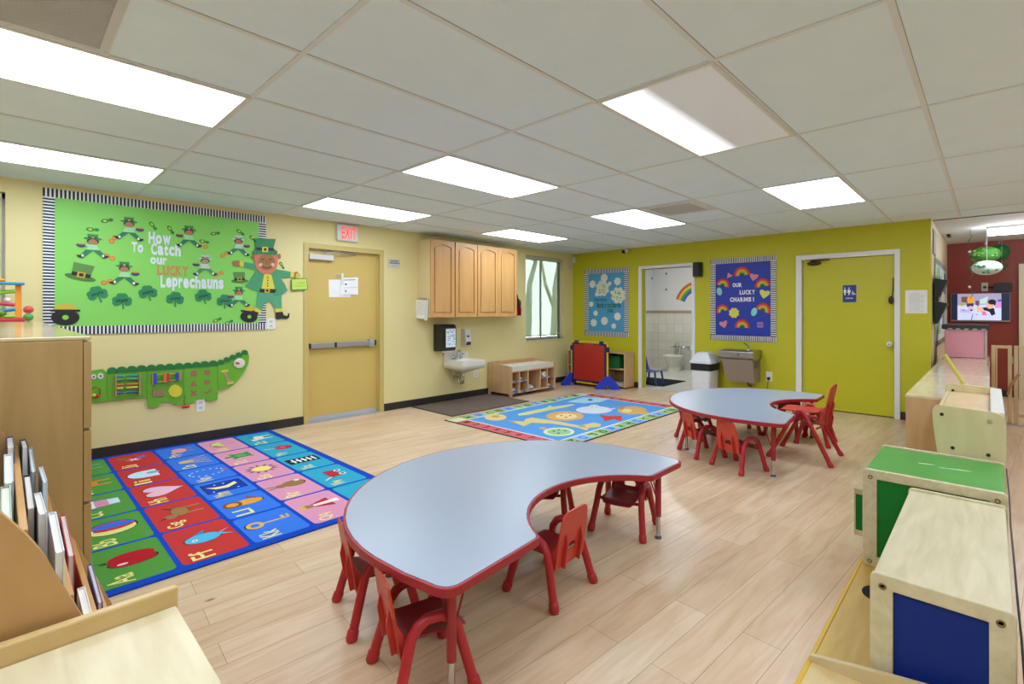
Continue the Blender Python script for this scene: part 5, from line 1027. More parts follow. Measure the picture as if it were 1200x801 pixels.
MB().cyl((-5.715, 8.88, 1.3), (-5.715, 8.88, 1.62), .004, GREY).build('cord', t)
hk = 0
for (u, v, lab) in ((763.5, 326, 'small dark wall hook left in the restroom, on the left wall side'), (781, 320.5, 'small dark wall hook highest on the restroom back wall'), (781, 339, 'faint wall hook below the higher one on the restroom back wall')):
    if u < 766: y_, z_ = LW(u, v, -5.73); c_ = (-5.72, y_, z_)
    else: x_, z_ = BW(u, v, 10.4); c_ = (x_, 10.39, z_)
    tag(MB().ball(c_, .018, .018, .022, M('#3a3632', .5), 10, 8).build('wall_hook', None, at=c_), lab, 'hook')
# blue child chair
t = thing('blue_child_chair', 'blue plastic child chair just inside the restroom doorway', 'chair', (-4.34, 7.83, .005)); BC = M('#1f3f9c', .4)
b = MB().grid(lambda u, v: (-4.47+.27*u, 7.70+.27*v, .255-.012*sin(pi*u)), 6, 6, BC, (0, 0, -.012)); b.build('seat', t)
for x, y in ((-4.22, 7.715), (-4.22, 7.945), (-4.455, 7.715), (-4.455, 7.945)): MB().tube([(x, y, .25), (x+(.03 if x > -4.3 else -.03), y+(.02 if y > 7.8 else -.02), .006)], [.019, .014], BC, 8).build('leg', t)
MB().grid(lambda u, v: (-4.47-.07*v-.02*sin(pi*u), 7.70+.27*u, .25+.29*v-.03*(2*u-1)**2*v), 8, 8, BC, (-.012, 0, 0)).build('backrest', t)
t = thing('step_stool_bin', 'small white bin behind the blue chair in the restroom', 'bin', (-4.72, 8.05, .012)); b = MB(); loft(b, [[(-4.72+r*cos(a), 8.1+r*sin(a), z) for a in [2*pi*q/20 for q in range(20)]] for z, r in ((.013, .10), (.2, .125))], M('#d4d6d8', .4)); b.build('bin_body', t); MB().ring(ell(-4.72, 8.1, .132), ell(-4.72, 8.1, .118), FXY, .2, .215, M('#c4c8cc', .4)).build('rim', t)
rl = thing('restroom_light', 'round ceiling light added to light the restroom, hidden above the doorway', 'ceiling light', (-4.4, 9.0, ZC+.06)); MB().lathe([(.20, 0), (.20, .04)], (-4.4, 9.0, ZC+.06), LFR).build('light_base', rl); MB().lathe([(.0, -.05), (.1, -.045), (.17, -.02), (.19, 0)], (-4.4, 9.0, ZC+.06), EMIT('#f4f6ff', 85, 'restroom_glow')).build('dome', rl)  # unseen lamp added to light the restroom
# ---------------------------------------------------------------- right hand row of furniture
TOPG = WOOD('#dcc7a0', '#e8d8b8', (8, 1.5, 8), .09, 'glossy_birch_top')
def low_shelf(y0, y1, label, z1=.735, x0=-.42, x1=.0):
    t = thing('classroom_shelf', label, 'shelf', ((x0+x1)/2, (y0+y1)/2, 0), group='low classroom shelves in a row'); e = .02
    bx('shelf_top', (x0, x1, y0, y1, z1-.02, z1), TOPG, t, .003)
    for y in (y0, y1-e): bx('side_panel', (x0+.003, x1-.003, y+.001, y+e-.001, .04, z1-.0205), TAN, t, .002)
    bx('back_panel', (x1-.015, x1-.003, y0+e, y1-e, .06, z1-.021), TAN, t)
    for z in (.06, .38): bx('shelf_board', (x0+.006, x1-.016, y0+e, y1-e, z, z+.018), TAN, t, .002)
    bx('divider', (x0+.008, x1-.016, (y0+y1)/2-.009, (y0+y1)/2+.009, .078, z1-.021), TAN, t, .002)
    bx('plinth', (x0+.03, x1-.02, y0+.03, y1-.03, 0, .04), M('#4a3a2c', .7), t)
low_shelf(4.20, 5.765, 'nearest low classroom shelf with a glossy birch top, right of the olive door'); low_shelf(5.77, 7.495, 'middle low classroom shelf in the row leading to the pink box'); low_shelf(7.50, 8.42, 'farthest low classroom shelf, carrying the pink box')
t = thing('pink_box', 'pink box with dark grey lid at the far end of the low shelves', 'box', (-.22, 8.05, .736)); px0, px1, py0, py1 = -.405, -.045, 7.96, 8.32
bx('box_body', (px0, px1, py0, py1, .737, 1.075), M('#ffb2c8', .5, 0, .03), t, .006); bx('side_rail', (px1+.001, px1+.022, py0-.004, py1, .737, 1.075), M('#d6d4d2', .4), t, .004); bx('box_lid', (px0-.03, px1+.04, py0-.03, py1+.02, 1.076, 1.135), M('#3c3c3e', .5), t, .012)
b = MB()
for k in range(5): x = px0+.03+k*.075; b.box(x, x+.04, py0-.034, py0-.03, 1.06, 1.09, M('#b8b8b8', .4))
b.build('lid_clip', t)
tag(MB().tube([(-.075, 4.185, .737+.012), (-.215, 4.188, 1.02)], .011, M('#d8cf5a', .4), 8).build('yellow_stick', None, at=(-.075, 4.185, .737)), 'yellow stick leaning behind the birch unit, against the low shelves', 'stick')
# birch unit with two rounded end panels
t = thing('display_unit', 'birch unit with two rounded end panels and dark bolts', 'storage unit', (-.08, 3.6, 0)); x0, x1, ya, yb, zt = -.205, .055, 3.12, 4.13, .845
LB = WOOD('#d4c492', '#e0d2a4', (5, 5, .7), .42, 'pale_birch')
for y in (ya, yb-.02):
    pn = MB().prism(rpoly([(x0+.05, 0), (x1, 0), (x1, zt-.012), (x0-.0, zt), (x0, zt-.08), (x0+.05, zt-.5)], [.01, .01, .05, .035, .1, .15], 7), frame((0, y+.02, 0), (1, 0, 0), (0, 0, 1)), 0, .02, LB).build('end_panel', t, .004)
    for (x, z) in ((x0+.035, zt-.045), (x0+.075, zt-.20), (x1-.06, zt-.21)): MB().lathe([(.008, 0), (.008, .003)], (x, y, z), M('#241c18', .5), 10, frame((0, 0, 0), (1, 0, 0), (0, 0, 1))).build('bolt', pn)
    MB().lathe([(.009, 0), (.007, .006)], (x1-.055, y, zt-.055), CHROME, 10, frame((0, 0, 0), (1, 0, 0), (0, 0, 1))).build('screw', pn)
bx('top_board', (x0+.02, x1-.055, ya+.02, yb-.02, zt-.07, zt-.052), WOOD('#dcb884', '#e6c698', (6, 1.5, 6), .35, 'orange_birch'), t, .003)
bx('front_rail', (x0+.004, x0+.02, ya+.02, yb-.02, zt-.11, zt-.05), LB, t, .003)
bx('back_rail', (x1-.054, x1-.004, ya+.02, yb-.02, zt-.10, zt-.012), M('#d8d2c6', .35), t, .004); bx('back_panel', (x1-.02, x1-.006, ya+.02, yb-.02, .05, zt-.10), LB, t)
for z in (.08, .42): bx('shelf_board', (x0+.06, x1-.021, ya+.02, yb-.02, z, z+.018), LB, t, .002)
# boxes with coloured panels on the yellow bench
def panel_box(name, label, x0, x1, y0, y1, z0, z1, pm, topm, top_inset):
    t = thing(name, label, 'storage box', ((x0+x1)/2, (y0+y1)/2, z0)); s, th = .052, .022
    for nm, y in (('near_frame', y0), ('far_frame', y1-th)):
        f = frame((0, y+th, 0), (1, 0, 0), (0, 0, 1)); w = x1-x0
        zi = z1-s*.75
        pf = MB().ring(rrect(x0, x1, z0, z1, .016, 4), [(x0+s, zi)]*0+sum([[(c[0], c[1])]*5 for c in ((x1-s*.95, zi), (x0+s, zi), (x0+s, z0+.045), (x1-s*.95, z0+.045))], []), f, 0, th, PINE).build('panel_frame', t, .003)
        MB().prism([(x0+s-.004, z0+.04), (x1-s*.95+.004, z0+.04), (x1-s*.95+.004, zi+.004), (x0+s-.004, zi+.004)], f, .004, .014, pm).build('colour_panel', pf)
        for (x, z) in ((x0+s*.55, z1-.032), (x1-s*.55, z1-.032), (x0+s*.5, z0+.022), (x1-s*.5, z0+.022)): MB().lathe([(.009, 0), (.009, .0015), (.005, .0018), (.005, -.002), (.0, -.002)], (x, y, z), M('#8a7448', .35, .7), 14, frame((0, 0, 0), (1, 0, 0), (0, 0, 1))).build('screw_head', pf)
    bx('top_board', (x0+.006, x1-.006, y0+th, y1-th, z1-top_inset-.018, z1-top_inset), topm, t, .003); bx('bottom_board', (x0+.006, x1-.006, y0+th, y1-th, z0+.004, z0+.02), PINE, t)
    bx('back_panel', (x1-.018, x1-.006, y0+th, y1-th, z0+.02, z1-top_inset-.018), M('#c8c8c4', .5), t); bx('mid_shelf', (x0+.02, x1-.02, y0+th, y1-th, (z0+z1)/2, (z0+z1)/2+.014), PINE, t)
    return t
GRN = M('#14782a', .55, 0, .06, 14, .25); GRT = M('#4aa044', .3, 0, .06, 8); NBL = M('#142c7a', .55, 0, .06, 14, .2)
g = panel_box('green_top_box', 'wooden box with green side panels and a shiny green top', -.405, .05, 2.565, 3.10, .2, .617, GRN, GRT, .008)
b = MB()
for (x, y, w, h) in ((-.21, 2.86, .03, .008), (-.1, 2.85, .045, .006), (-.15, 2.84, .02, .005)): b.prism(ell(x, y, w, h, 10, 12), FXY, .6091, .6097, M('#cfe6cc', .3))
b.build('pale_mark', g)  # small pale ellipses on the green top
MB().ring(rrect(-.505, -.424, .163, .40, .006), rrect(-.498, -.429, .19, .372, .004), frame((0, 3.0, 0), (1, 0, 0), (0, 0, 1)), 0, .03, PINE).box(-.425, -.404, 2.985, 2.998, .25, .33, CHROME).box(-.499, -.428, 2.975, 2.988, .188, .374, GRN).build('side_flap', g, .001)
panel_box('blue_panel_box', 'pale wooden box with a dark blue end panel at the lower right', -.243, .048, 1.648, 2.55, .2, .58, NBL, PINE, .006)
# cable along the back of the two boxes
MB_ = MB().tube([(.054, 3.05, .60), (.056, 2.7, .575), (.053, 2.4, .555), (.054, 2.1, .54), (.054, 1.9, .53), (.058, 1.75, .48), (.064, 1.68, .36), (.068, 1.64, .22), (.068, 1.62, .03)], .0026, BLACK, 8)
tag(MB_.build('black_cable', None, at=(.06, 2.4, .2)), 'black cable hanging along the right side of the two boxes', 'cable')
tag(MB().grid(lambda u, v: (.072+.035*sin(pi*v)+.012*sin(5*u), 1.55+.13*u, .015+.44*v), 6, 10, M('#33243c', .5), (.008, 0, 0)).build('purple_bag', None, at=(.09, 1.6, .015)), 'dark purple bag hanging behind the blue paneled box', 'bag')
# yellow bench they stand on
def bench(label, y0, y1, z, m, hole, lip, x0=-.412):
    t = thing('play_bench', label, 'bench', (-.18, (y0+y1)/2, 0), group='yellow wooden play benches'); x1 = .052
    bx('bench_top', (x0, x1, y0, y1, z-.018, z-.001), m, t, .002)
    for x in (x0-.008, x1-.01): bx('side_panel', (x, x+.018, y0, y1, 0, z-.019), M('#d8aa1e', .45), t, .002)
    MB().box(x0-.010, x0+.004, y0, y1, z-.018, z+.001, YELE).build('yellow_edge', t, .003)
    for y in (y0, y1-.018): bx('end_panel', (x0+.012, x1-.012, y, y+.018, 0, z-.019), m, t)
    if hole: MB().prism(ell(-.325, 2.335, .045, .062, 0, 24), FXY, z-.0009, z-.0003, M('#14100e', .9)).build('hand_hole_shade', t)  # black disc painting the dark inside of the hand hole
    if lip:
        P = [(x0-.004, z-.02)]+[(x0-.004+(x1-x0)*k/16, .30+.07*(k/16)+.004*sin(pi*k/16)) for k in range(17)]+[(x1, z-.02)]
        MB().prism(P, frame((0, y1, 0), (1, 0, 0), (0, 0, 1)), 0, .016, WOOD('#c8b080', '#d8c498', (2, 6, 6), .45, 'rail_ply')).build('end_rail', t, .004)
bench('yellow wooden bench under the green topped and blue paneled boxes', 1.625, 3.11, .2, YEL, True, False)
bench('yellow edged bench section in the lower right corner, in front of the raised rail', .55, 1.622, .286, WOOD('#d8b878', '#e2c890', (7, 1, 7), .45, 'bench_ply_light'), False, True, -.380)

# ---------------------------------------------------------------- hall beyond
t = thing('television', 'wall mounted television showing children at a table, on the red wall', 'television', (-.12, 10.4, 1.13)); fv = frame((0, 10.345, 0), (1, 0, 0), (0, 0, 1)); vx0, vx1, vz0, vz1 = -.455, .225, 1.135, 1.575
MB().box(vx0, vx1, 10.345, 10.385, vz0, vz1, M('#8f8d88', .35, .4)).build('television_case', t, .004); MB().box(-.2, 0, 10.385, 10.4, 1.25, 1.45, BLACK).build('wall_bracket', t)
def sc(P): return [(vx0+(vx1-vx0)*(a-75)/1035, vz1-(vz1-vz0)*(c-62)/485) for a, c in P]
S = lambda h, s=.75: EMIT(h, s, 'screen_'+h.strip('#'))
b = MB().flat(sc([(88, 72), (1098, 72), (1098, 522), (88, 522)]), fv, .0005, S('#16203a', .6))
for P, h in (([(200, 72), (962, 72), (962, 522), (200, 522)], '#c2cdf2'), ([(200, 72), (962, 72), (962, 250), (200, 270)], '#9d97b8'), ([(270, 120), (380, 120), (380, 230), (270, 210)], '#6a4a44'), (ell(435, 180, 62, 72), '#e39a2c'), ([(360, 235), (490, 235), (480, 300), (370, 295)], '#3a3038'), (ell(435, 320, 50, 40), '#d8a8bc'), (ell(285, 250, 40, 32), '#a8a040'), ([(240, 330), (440, 350), (430, 400), (250, 390)], '#b8a8dc'), ([(590, 180), (740, 120), (700, 240), (600, 240)], '#b8dcd4'), ([(520, 190), (590, 190), (580, 290), (520, 260)], '#6a4858'), ([(860, 215), (960, 220), (960, 310), (860, 320)], '#cc88cc'), (ell(930, 190, 34, 18), '#3448b0'),
             ([(640, 310), (720, 300), (840, 320), (862, 420), (800, 445), (760, 380), (660, 350)], '#14141e'), (ell(770, 265, 66, 66), '#dca890'), (ell(805, 215, 70, 44), '#17141c'), ([(830, 190), (875, 215), (860, 270), (835, 275)], '#17141c'), ([(540, 290), (640, 310), (640, 380), (550, 390)], '#dcb070'), (ell(620, 335, 40, 22), '#dca890'), ([(630, 370), (690, 370), (720, 440), (640, 440)], '#d86a90'), ([(470, 410), (482, 410), (455, 522), (440, 522)], '#4a5680'), (ell(540, 428, 18, 8), '#5a6288'), (ell(450, 352, 22, 16), '#3c3048'), (ell(310, 352, 26, 10), '#6a60b8')):
    b.flat(sc(P), fv, .0008+.0001*len(b.f)/4, S(h))
b.build('screen', t)
t = thing('wall_speaker', 'black speaker box on the red wall above the television', 'speaker', (.15, 10.4, 1.58)); MB().prism(rrect(.045, .25, 1.585, 1.725, .03), frame((0, 10.4, 0), (1, 0, 0), (0, 0, 1)), .0, .09, M('#1a1616', .5)).build('speaker_case', t, .008); MB().tube([(.05, 10.36, 1.66), (-.02, 10.38, 1.66)], .012, BLACK, 8).build('bracket', t)
t = thing('wall_box', 'grey wall plate left of the black speaker on the red wall', 'wall plate', (-.05, 10.4, 1.6)); MB().box(-.095, -.02, 10.38, 10.4, 1.605, 1.735, M('#b8b4ac', .4)).build('plate', t, .004); MB().lathe([(.022, 0), (.022, .006)], (-.057, 10.38, 1.665), M('#2a2624', .5), 14, frame((0, 0, 0), (1, 0, 0), (0, 0, 1))).build('jack', t)
d3 = struct(MB().box(.40, 1.2, 10.36, 10.399, .01, 1.94, M('#cdc2a0', .5)).build('door_3'), 'cream door at the right edge on the red wall', 'door'); MB().box(.315, .405, 10.34, 10.4, 0, 2.0, CREAM).box(.405, 1.3, 10.34, 10.4, 1.93, 2.0, CREAM).build('door_casing', d3, .004)
MB().lathe([(.03, 0), (.03, .02), (.0, .03)], (.48, 10.36, .95), CHROME, 14, frame((0, 0, 0), (1, 0, 0), (0, 0, 1))).build('door_knob', d3)
struct(bx('trim_floor_threshold', (.03, 4, 7.80, 7.87, 0, .012), M('#c4c2be', .35, .4)))
GW = WOOD('#cdb283', '#dcc498', (5, 5, .8), .45, 'gate_wood')
def gate(label, x0, x1, mids, y=7.87):
    t = thing('safety_gate', label, 'gate', ((x0+x1)/2, y, 0), group='wooden safety gates'); y0, y1 = y-.015, y+.015
    for x in (x0, x1-.035): bx('gate_post', (x, x+.035, y0, y1, .013, .905), GW, t, .004)
    for z in (.10, .87): bx('gate_rail', (x0+.035, x1-.035, y0+.003, y1-.003, z, z+.034), GW, t, .003)
    for x in mids: bx('gate_bar', (x, x+.014, y0+.008, y1-.008, .134, .87), GW, t, .002)
    return t
gt = gate('narrow fixed gate panel beside the far end of the low shelves', .012, .185, (.05,)); bx('hinge', (.186, .196, 7.85, 7.89, .70, .78), M('#a8a498', .35, .8), gt); 
gt = gate('wider swinging wooden gate at the right edge of the picture', .20, 1.05, (.6, .8)); MB().tube([(.15, 7.84, .35), (.17, 7.80, .45), (.215, 7.79, .55), (.24, 7.84, .58)], .013, M('#b08a60', .5), 8).build('gate_handle', gt)
# balloons / paper lanterns and streamer
LG = (0, 9.0)
def at_px(u, v, d): r = ray(u, v); return Vector((r[0]*d, r[1]*d, CH+r[2]*d))
def lantern(label, u, v, rx, rz, h, h2, d, spots=0):
    c = at_px(u, v, d); t = thing('paper_lantern', label, 'lantern', tuple(c), group='party lanterns on the hall ceiling'); b = MB(); m = M(h, .6)
    n = 28; V = []
    for i in range(13):
        a = pi*i/12-pi/2
        for k in range(n): f = 1+.035*(1 if k % 2 else -1)*cos(a); V.append((c.x+rx*f*cos(a)*cos(2*pi*k/n), c.y+rx*f*cos(a)*sin(2*pi*k/n), c.z+rz*sin(a)))
    b.add(V, [(i*n+k, i*n+(k+1) % n, (i+1)*n+(k+1) % n, (i+1)*n+k) for i in range(12) for k in range(n)], m, True); 
    if spots:
        for k in range(spots):
            a, q = radians(-90-28+random.uniform(-75, 75)), random.uniform(-.7, .6); s = math.sqrt(max(0, 1-q*q)); b.ball((c.x+rx*s*cos(a), c.y+rx*s*sin(a), c.z+rz*q), .02, .02, .014, M(h2, .6), 8, 6)
    b.build('lantern_body', t)
    MB().cyl((c.x, c.y, c.z+rz*.98), (c.x, c.y, ZC), .0022, M('#c8c8c8', .4), seg=5).build('string', t)
lantern('dark green lantern at the right of the hanging group', 1171, 295, .118, .118, '#146a34', '#2f9a50', 7.35, 3); lantern('olive green patterned lantern at the left of the hanging group', 1155, 298, .155, .11, '#4a8e30', '#7fb45c', 6.8, 14); lantern('white lantern with green clovers, lowest of the hanging group', 1156.5, 313.5, .155, .10, '#e0e8e2', '#2f9a62', 6.65, 12)
c = at_px(1174, 309, 7.2); b = MB()
for k in range(14):
    a = radians(-100+200*k/13); r = .11; p = Vector((cos(a-.3)*.8, .2*cos(a), sin(a))); b.add([c, c+p*r+Vector((0, .012, 0)), c+p*r*1.02-Vector((.012, .0, .01))], [(0, 1, 2)], M('#0f4f2a', .6)); b.add([c+Vector((0, .004, 0)), c+p*r+Vector((.01, .016, 0)), c+p*r*.9], [(0, 1, 2)], M('#17683a', .6))
b.cyl((c.x, c.y, c.z), (c.x, c.y, ZC), .0018, M('#c8c8c8', .4), seg=5); tag(b.build('paper_fan', None, at=tuple(c)), 'dark green paper fan hanging beside the lanterns', 'paper fan')
b = MB(); pts = []
p0 = at_px(1137, 274, 6.42); p1 = at_px(1138, 350, 6.42)
for k in range(120): f = k/119; pts.append((p0.x+.022*sin(22*f)*(1 if f > .1 else 0), p0.y+.022*cos(22*f), ZC-.001-(ZC-p1.z)*f))
b.tube(pts, .0035, M('#1f5a2c', .4, .3), 5); st = b.build('swirl_streamer', None, at=(p0.x, p0.y, p1.z)); tag(st, 'green spiral streamer hanging left of the lanterns', 'streamer')
b = MB()
for v in (295, 336): q = at_px(1136, v, 6.4); b.ball(q, .016, .006, .016, M('#dfe8d0', .3), 8, 6)
b.build('shiny_dot', st)
tag(bx('exit_sensor', (-.50+.06, -.50+.1, 9.0, 9.22, ZC-.03, ZC), M('#161616', .5), None, .006, at=(-.42, 9.1, ZC-.03)), 'small black fitting on the plain ceiling beyond the olive wall', 'fitting')
# notice board and pockets on the return wall
FRW_ = frame((-.5, 0, 0), (0, 1, 0), (0, 0, 1))
t = thing('notice_board', 'narrow notice board with striped border on the return wall past the olive wall', 'bulletin board', (-.5, 8.5, 1.4))
MB().prism([(7.85, .86), (9.75, .86), (9.75, 1.95), (7.85, 1.95)], FRW_, .001, .01, M('#cfe0d0', .6)).build('backing_paper', t)
b = MB(); border(b, 7.84, 9.76, .85, 1.96, .07, 60, 40, FRW_, .010, .013); b.build('striped_border', t)
random.seed(5)
for k, (y, z, h) in enumerate(((8.1, 1.55, '#9cc46a'), (8.45, 1.6, '#b8d8e8'), (8.9, 1.5, '#e8e8e0'), (8.2, 1.0, '#8fc070'), (8.6, 1.02, '#d8e4e8'), (9.1, 1.1, '#7f9ac8'), (9.4, 1.55, '#5f7ab8'), (8.8, 1.25, '#e4e0d0'))): MB().prism([(y, z), (y+.26, z), (y+.26, z+.3), (y, z+.3)], FRW_, .012, .015+.003*(k % 3), M(h, .6)).build('pinned_sheet', t)
tag(MB().box(-.499, -.49, 7.6, 8.0, 1.98, 2.28, M('#8f8a84', .6)).box(-.49, -.487, 7.63, 7.97, 2.01, 2.25, M('#b0a8a0', .6)).build('wall_picture', None, .002, at=(-.495, 7.8, 2.0)), 'small grey picture above the notice board on the return wall', 'picture')
for z, lab in ((1.42, 'upper black paper pocket on the return wall'), (1.15, 'lower black paper pocket on the return wall')):
    t = thing('wall_pocket', lab, 'wall pocket', (-.47, 7.75, z), group='black wall pockets')
    MB().prism([(0.014, z), (0.014, z+.27), (.14, z+.24), (.04, z)], frame((-.5, 7.87, 0), (1, 0, 0), (0, 0, 1)), 0, .26, M('#1f2a28', .5)).build('pocket', t, .003)
    for k in range(3): MB().box(-.47+.025*k, -.465+.025*k, 7.64+.02*k, 7.84, z+.1, z+.30+.02*k, M(('#e8e4d8', '#d8e0e8', '#e8d8c0')[k], .6)).build('loose_sheet', t)

# ---------------------------------------------------------------- left foreground
CX, CY, CZ = -2.06, .193, 1.222
GT_ = WOOD('#c6b078', '#d4c08c', (6, 1, 6), .12, 'glossy_cabinet_top')
for k, (xa, xb, lab) in enumerate(((-3.27, CX, 'tall maple drawer cabinet with a glossy top at the left edge, nearest the camera'), (-4.49, -3.275, 'tall maple drawer cabinet hidden behind the nearest one, middle of the row'), (-5.72, -4.495, 'tall maple drawer cabinet against the yellow wall, end of the row'))):
    t = thing('drawer_cabinet', lab, 'cabinet', ((xa+xb)/2, -.05, 0), group='maple drawer cabinets along the left'); y0 = -.36
    bx('cabinet_body', (xa, xb, y0, CY-.02, .05, CZ-.012), MAPLE, t, .002); bx('cabinet_top', (xa-.001, xb, y0, CY, CZ-.011, CZ), GT_, t, .003); bx('plinth', (xa+.02, xb-.02, y0+.02, CY-.05, 0, .05), M('#3a2a1c', .7), t)
    for z0, z1 in ((.06, .37), (.375, .70), (.705, .93), (.935, 1.208)):
        d = bx('drawer', (xa+.002, xb-.0, CY-.019, CY, z0, z1-.004), MAPLE, t, .002); MB().tube([((xa+xb)/2-.06, CY, (z0+z1)/2), ((xa+xb)/2-.05, CY+.025, (z0+z1)/2), ((xa+xb)/2+.05, CY+.025, (z0+z1)/2), ((xa+xb)/2+.06, CY, (z0+z1)/2)], .005, CHROME, 8).build('drawer_pull', d)
# book rack
rt = thing('book_rack', 'stepped wooden book rack full of books between cabinet and plywood bench', 'book rack', (-1.64, .05, 0)); RX0, RX1 = -2.05, -1.22
prof = rpoly([(-.20, 0), (.243, 0), (.243, .36), (.045, .888), (-.06, 1.05), (-.20, 1.05)], [.005, .005, .01, .05, .04, .01])
RP = WOOD('#b98c52', '#c99d63', (3, 3, 1), .42, 'rack_ply')
for x in (RX0, RX1-.018): MB().prism(prof, (Vector((x+.018, 0, 0)), Vector((0, 1, 0)), Vector((0, 0, 1)), Vector((1, 0, 0))), -.018, 0, RP).build('side_panel', rt, .003)
slots = [(-.14, 1.03), (-.05, .985), (.020, .917), (.080, .777), (.138, .615), (.192, .465), (.228, .345)]
DV = WOOD('#c08a4a', '#cf9a58', (1, 6, 6), .42, 'rack_divider')
for k, (y, z) in enumerate(slots): bx('divider', (RX0+.0185, RX1-.0185, y, y+.012, max(.04, z-.36), z), DV, rt, .002)
for k in range(len(slots)-1): bx('slot_floor', (RX0+.0185, RX1-.0185, slots[k][0]+.0125, slots[k+1][0]-.0005, max(.045, slots[k+1][1]-.232), slots[k+1][1]-.22), DV, rt)
bx('rack_bottom', (RX0+.0185, RX1-.0185, -.19, .244, .02, .035), RP, rt)
def book(k, x, w, h, th, yo, cover, lab, tilt=0, edge='#e4ded0'):
    z0 = slots[k+1][1]-.219; y = slots[k][0]+.0135+yo
    t = thing('picture_book', lab, 'book', (x, y, z0), 0, 'books in the book rack'); t.rotation_euler = (0, radians(tilt), 0)
    a = MB().box(-w/2, w/2, 0, .0018, 0, h, M(cover, .45)).box(-w/2, w/2, th-.0018, th, 0, h, M(cover, .45)).box(-w/2-.001, -w/2+.0012, 0, th, 0, h, M(cover, .45)).build('cover', t, world=False)
    MB().box(-w/2+.0015, w/2-.004, .0019, th-.0019, .004, h-.004, M(edge, .8)).build('pages', t, world=False)
for a in (
 (0, -1.92, .22, .33, .012, .003, '#3f6a3c', 'green picture book at the back of the rack, far end of the top slot'), (0, -1.66, .22, .31, .010, .002, '#d8dcd8', 'white picture book in the top slot of the rack, middle', 3), (0, -1.38, .20, .30, .010, .002, '#7fa85c', 'leaf green picture book in the top slot of the rack, closest to the camera', 5), (0, -1.80, .22, .29, .010, .045, '#b8bcc4', 'pale grey picture book at the front of the top slot', -3),
 (1, -1.90, .24, .255, .014, .045, '#48586c', 'slate blue picture book standing tall in the second slot', -4), (1, -1.64, .22, .25, .014, .04, '#cfd6dc', 'grey white picture book in the second slot, middle', 4), (1, -1.37, .22, .24, .014, .035, '#9fc0a0', 'pale green picture book in the second slot, closest to the camera', 3), (1, -1.52, .20, .25, .010, .012, '#e6e6ea', 'white picture book at the front of the second slot', -3),
 (2, -1.92, .20, .38, .013, .002, '#3a4048', 'dark grey picture book standing tallest in the third slot', -5), (2, -1.86, .20, .36, .008, .016, '#8fa2ac', 'grey blue picture book in the third slot, leaning', 6), (2, -1.60, .24, .34, .013, .002, '#23262c', 'black picture book in the third slot, behind white ones', 3), (2, -1.48, .22, .33, .012, .017, '#e2e2e6', 'white picture book in the third slot, middle', -4), (2, -1.34, .2, .32, .012, .032, '#d4d8e4', 'bluish white picture book in the third slot, closest to the camera', 4), (2, -1.70, .2, .34, .008, .032, '#c4ccd4', 'silver picture book at the front of the third slot', -3),
 (3, -1.88, .20, .33, .008, .002, '#a8b45c', 'yellow green picture book in the fourth slot', -6), (3, -1.76, .24, .34, .012, .014, '#c8505a', 'red spotted magazine in the fourth slot', 7), (3, -1.52, .18, .27, .010, .004, '#e6e2d8', 'cream picture book low in the fourth slot', -3), (3, -1.38, .2, .29, .013, .020, '#dedcd8', 'off white picture book in the fourth slot, closest to the camera', 3),
 (4, -1.90, .18, .31, .008, .002, '#e4e2ea', 'white picture book in the fifth slot', -5), (4, -1.78, .22, .33, .010, .014, '#6a5a94', 'purple picture book in the fifth slot', 5), (4, -1.62, .17, .27, .009, .022, '#8a949c', 'grey picture book in the fifth slot, nearest the front', -3)): book(*a)
# plywood bench with raised lip
t = thing('plywood_bench', 'pale plywood top with a raised lip in the lower left corner', 'bench', (-.9, -.1, 0)); LX0, LX1, LY0, LY1 = -1.205, -.62, -.75, .238
bx('bench_top', (LX0+.02, LX1, LY0, LY1, .697, .715), WOOD('#cdbb90', '#e2d4ae', (1.2, 9, 1), .42, 'plywood_top', 2.4), t, .003); bx('raised_lip', (LX0, LX0+.0195, LY0, LY1+.004, .02, .75), WOOD('#c8a468', '#d6b67c', (2, 1, 6), .42, 'lip_ply'), t, .004)
for y in (LY0+.01, LY1-.025): bx('end_panel', (LX0+.02, LX1-.01, y, y+.018, .0, .6965), WOOD('#d0b27c', '#dcc290', (4, 4, 1), .45, 'end_ply'), t, .002)
bx('mid_shelf', (LX0+.02, LX1-.02, LY0+.03, LY1-.026, .28, .296), RP, t)
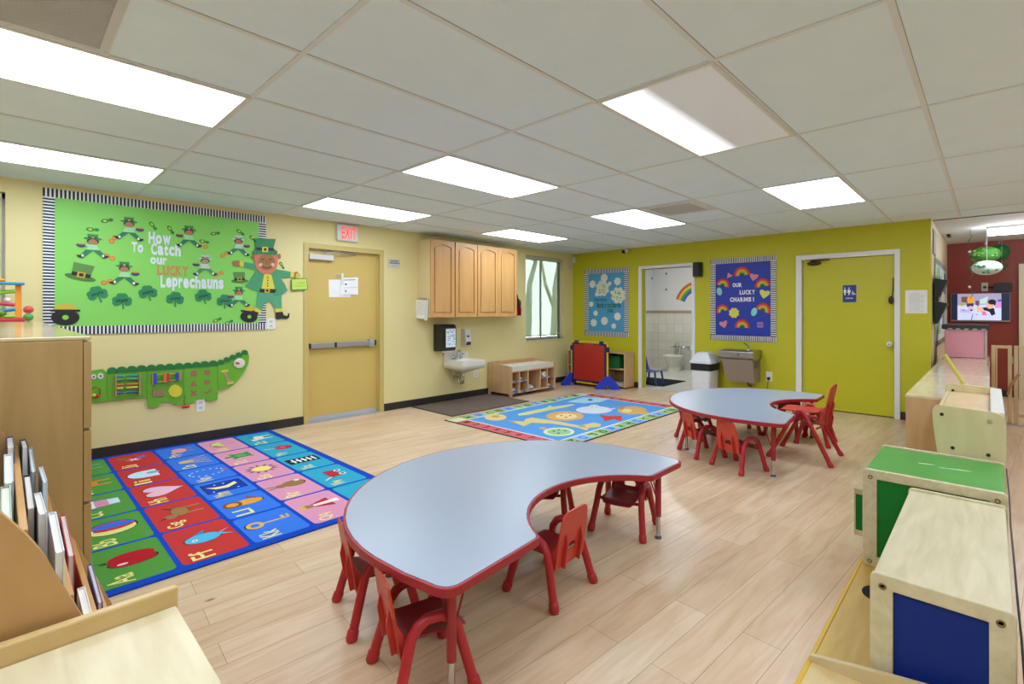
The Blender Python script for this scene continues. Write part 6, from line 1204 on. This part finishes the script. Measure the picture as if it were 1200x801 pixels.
# ball run toy and stacked balls on the cabinet
tx, ty, tz = -5.42, -.03, CZ+.001
t = thing('ball_run_toy', 'colourful wooden ball run toy on the cabinet top', 'toy', (tx, ty, tz))
bx('toy_base', (tx-.07, tx+.07, ty-.20, ty+.155, tz, tz+.024), M('#c82c44', .35), t, .006)
for y in (ty-.19, ty+.10): bx('post', (tx-.012, tx+.012, y, y+.034, tz+.024, tz+.275), M('#e8942c', .35), t, .004)
bx('top_bar', (tx-.05, tx+.05, ty-.2, ty+.15, tz+.275, tz+.295), M('#2f8ab8', .35), t, .006)
for z, h, s in ((.215, '#8ac42c', -.03), (.135, '#c82c44', .03), (.075, '#2a86b4', -.04), (.035, '#8ac42c', .0)):
    MB().tube([(tx, ty-.17, tz+z+s), (tx, ty+.03, tz+z-s*.1), (tx, ty+.098, tz+z-s*.4)], .014, M(h, .35), 8).build('ramp', t)
MB().ball((tx, ty+.02, tz+.03+.03), .03, .035, .03, M('#5a8a1c', .35), 12, 8).build('tunnel', t); MB().ball((tx, ty+.02, tz+.31), .022, .03, .02, M('#e8942c', .35), 12, 8).build('knob', t); MB().ball((tx, ty+.06, tz+.16), .02, .02, .02, M('#e8d8d8', .3), 12, 8).build('ball', t)
tag(MB().ball((-5.42, .140, CZ+.030), .03, .03, .029, M('#4aa048', .35)).build('toy_ball', None, at=(-5.42, .14, CZ+.001)), 'green ball under the red one on the cabinet top', 'ball'); tag(MB().ball((-5.42, .141, CZ+.0885), .03, .03, .029, M('#d8504c', .35)).build('toy_ball', None, at=(-5.42, .141, CZ+.06)), 'red ball stacked on the green one on the cabinet top', 'ball')

# ---------------------------------------------------------------- daylight, exposure
w = bpy.data.worlds.new('daylight'); SC.world = w; w.use_nodes = True; wn = w.node_tree.nodes; wl = w.node_tree.links
bg = wn['Background']; bg.inputs['Color'].default_value = (.82, .92, 1, 1); bg.inputs['Strength'].default_value = 11
SC.view_settings.view_transform = 'Standard'; SC.view_settings.look = 'None'; SC.view_settings.gamma = 1; SC.view_settings.use_curve_mapping = False
SC.view_settings.exposure = 0
cy = SC.cycles
cy.use_denoising = True; cy.max_bounces = 8; cy.diffuse_bounces = 5; cy.glossy_bounces = 3; cy.transparent_max_bounces = 8; cy.sample_clamp_indirect = 8; cy.caustics_reflective = False; cy.caustics_refractive = False
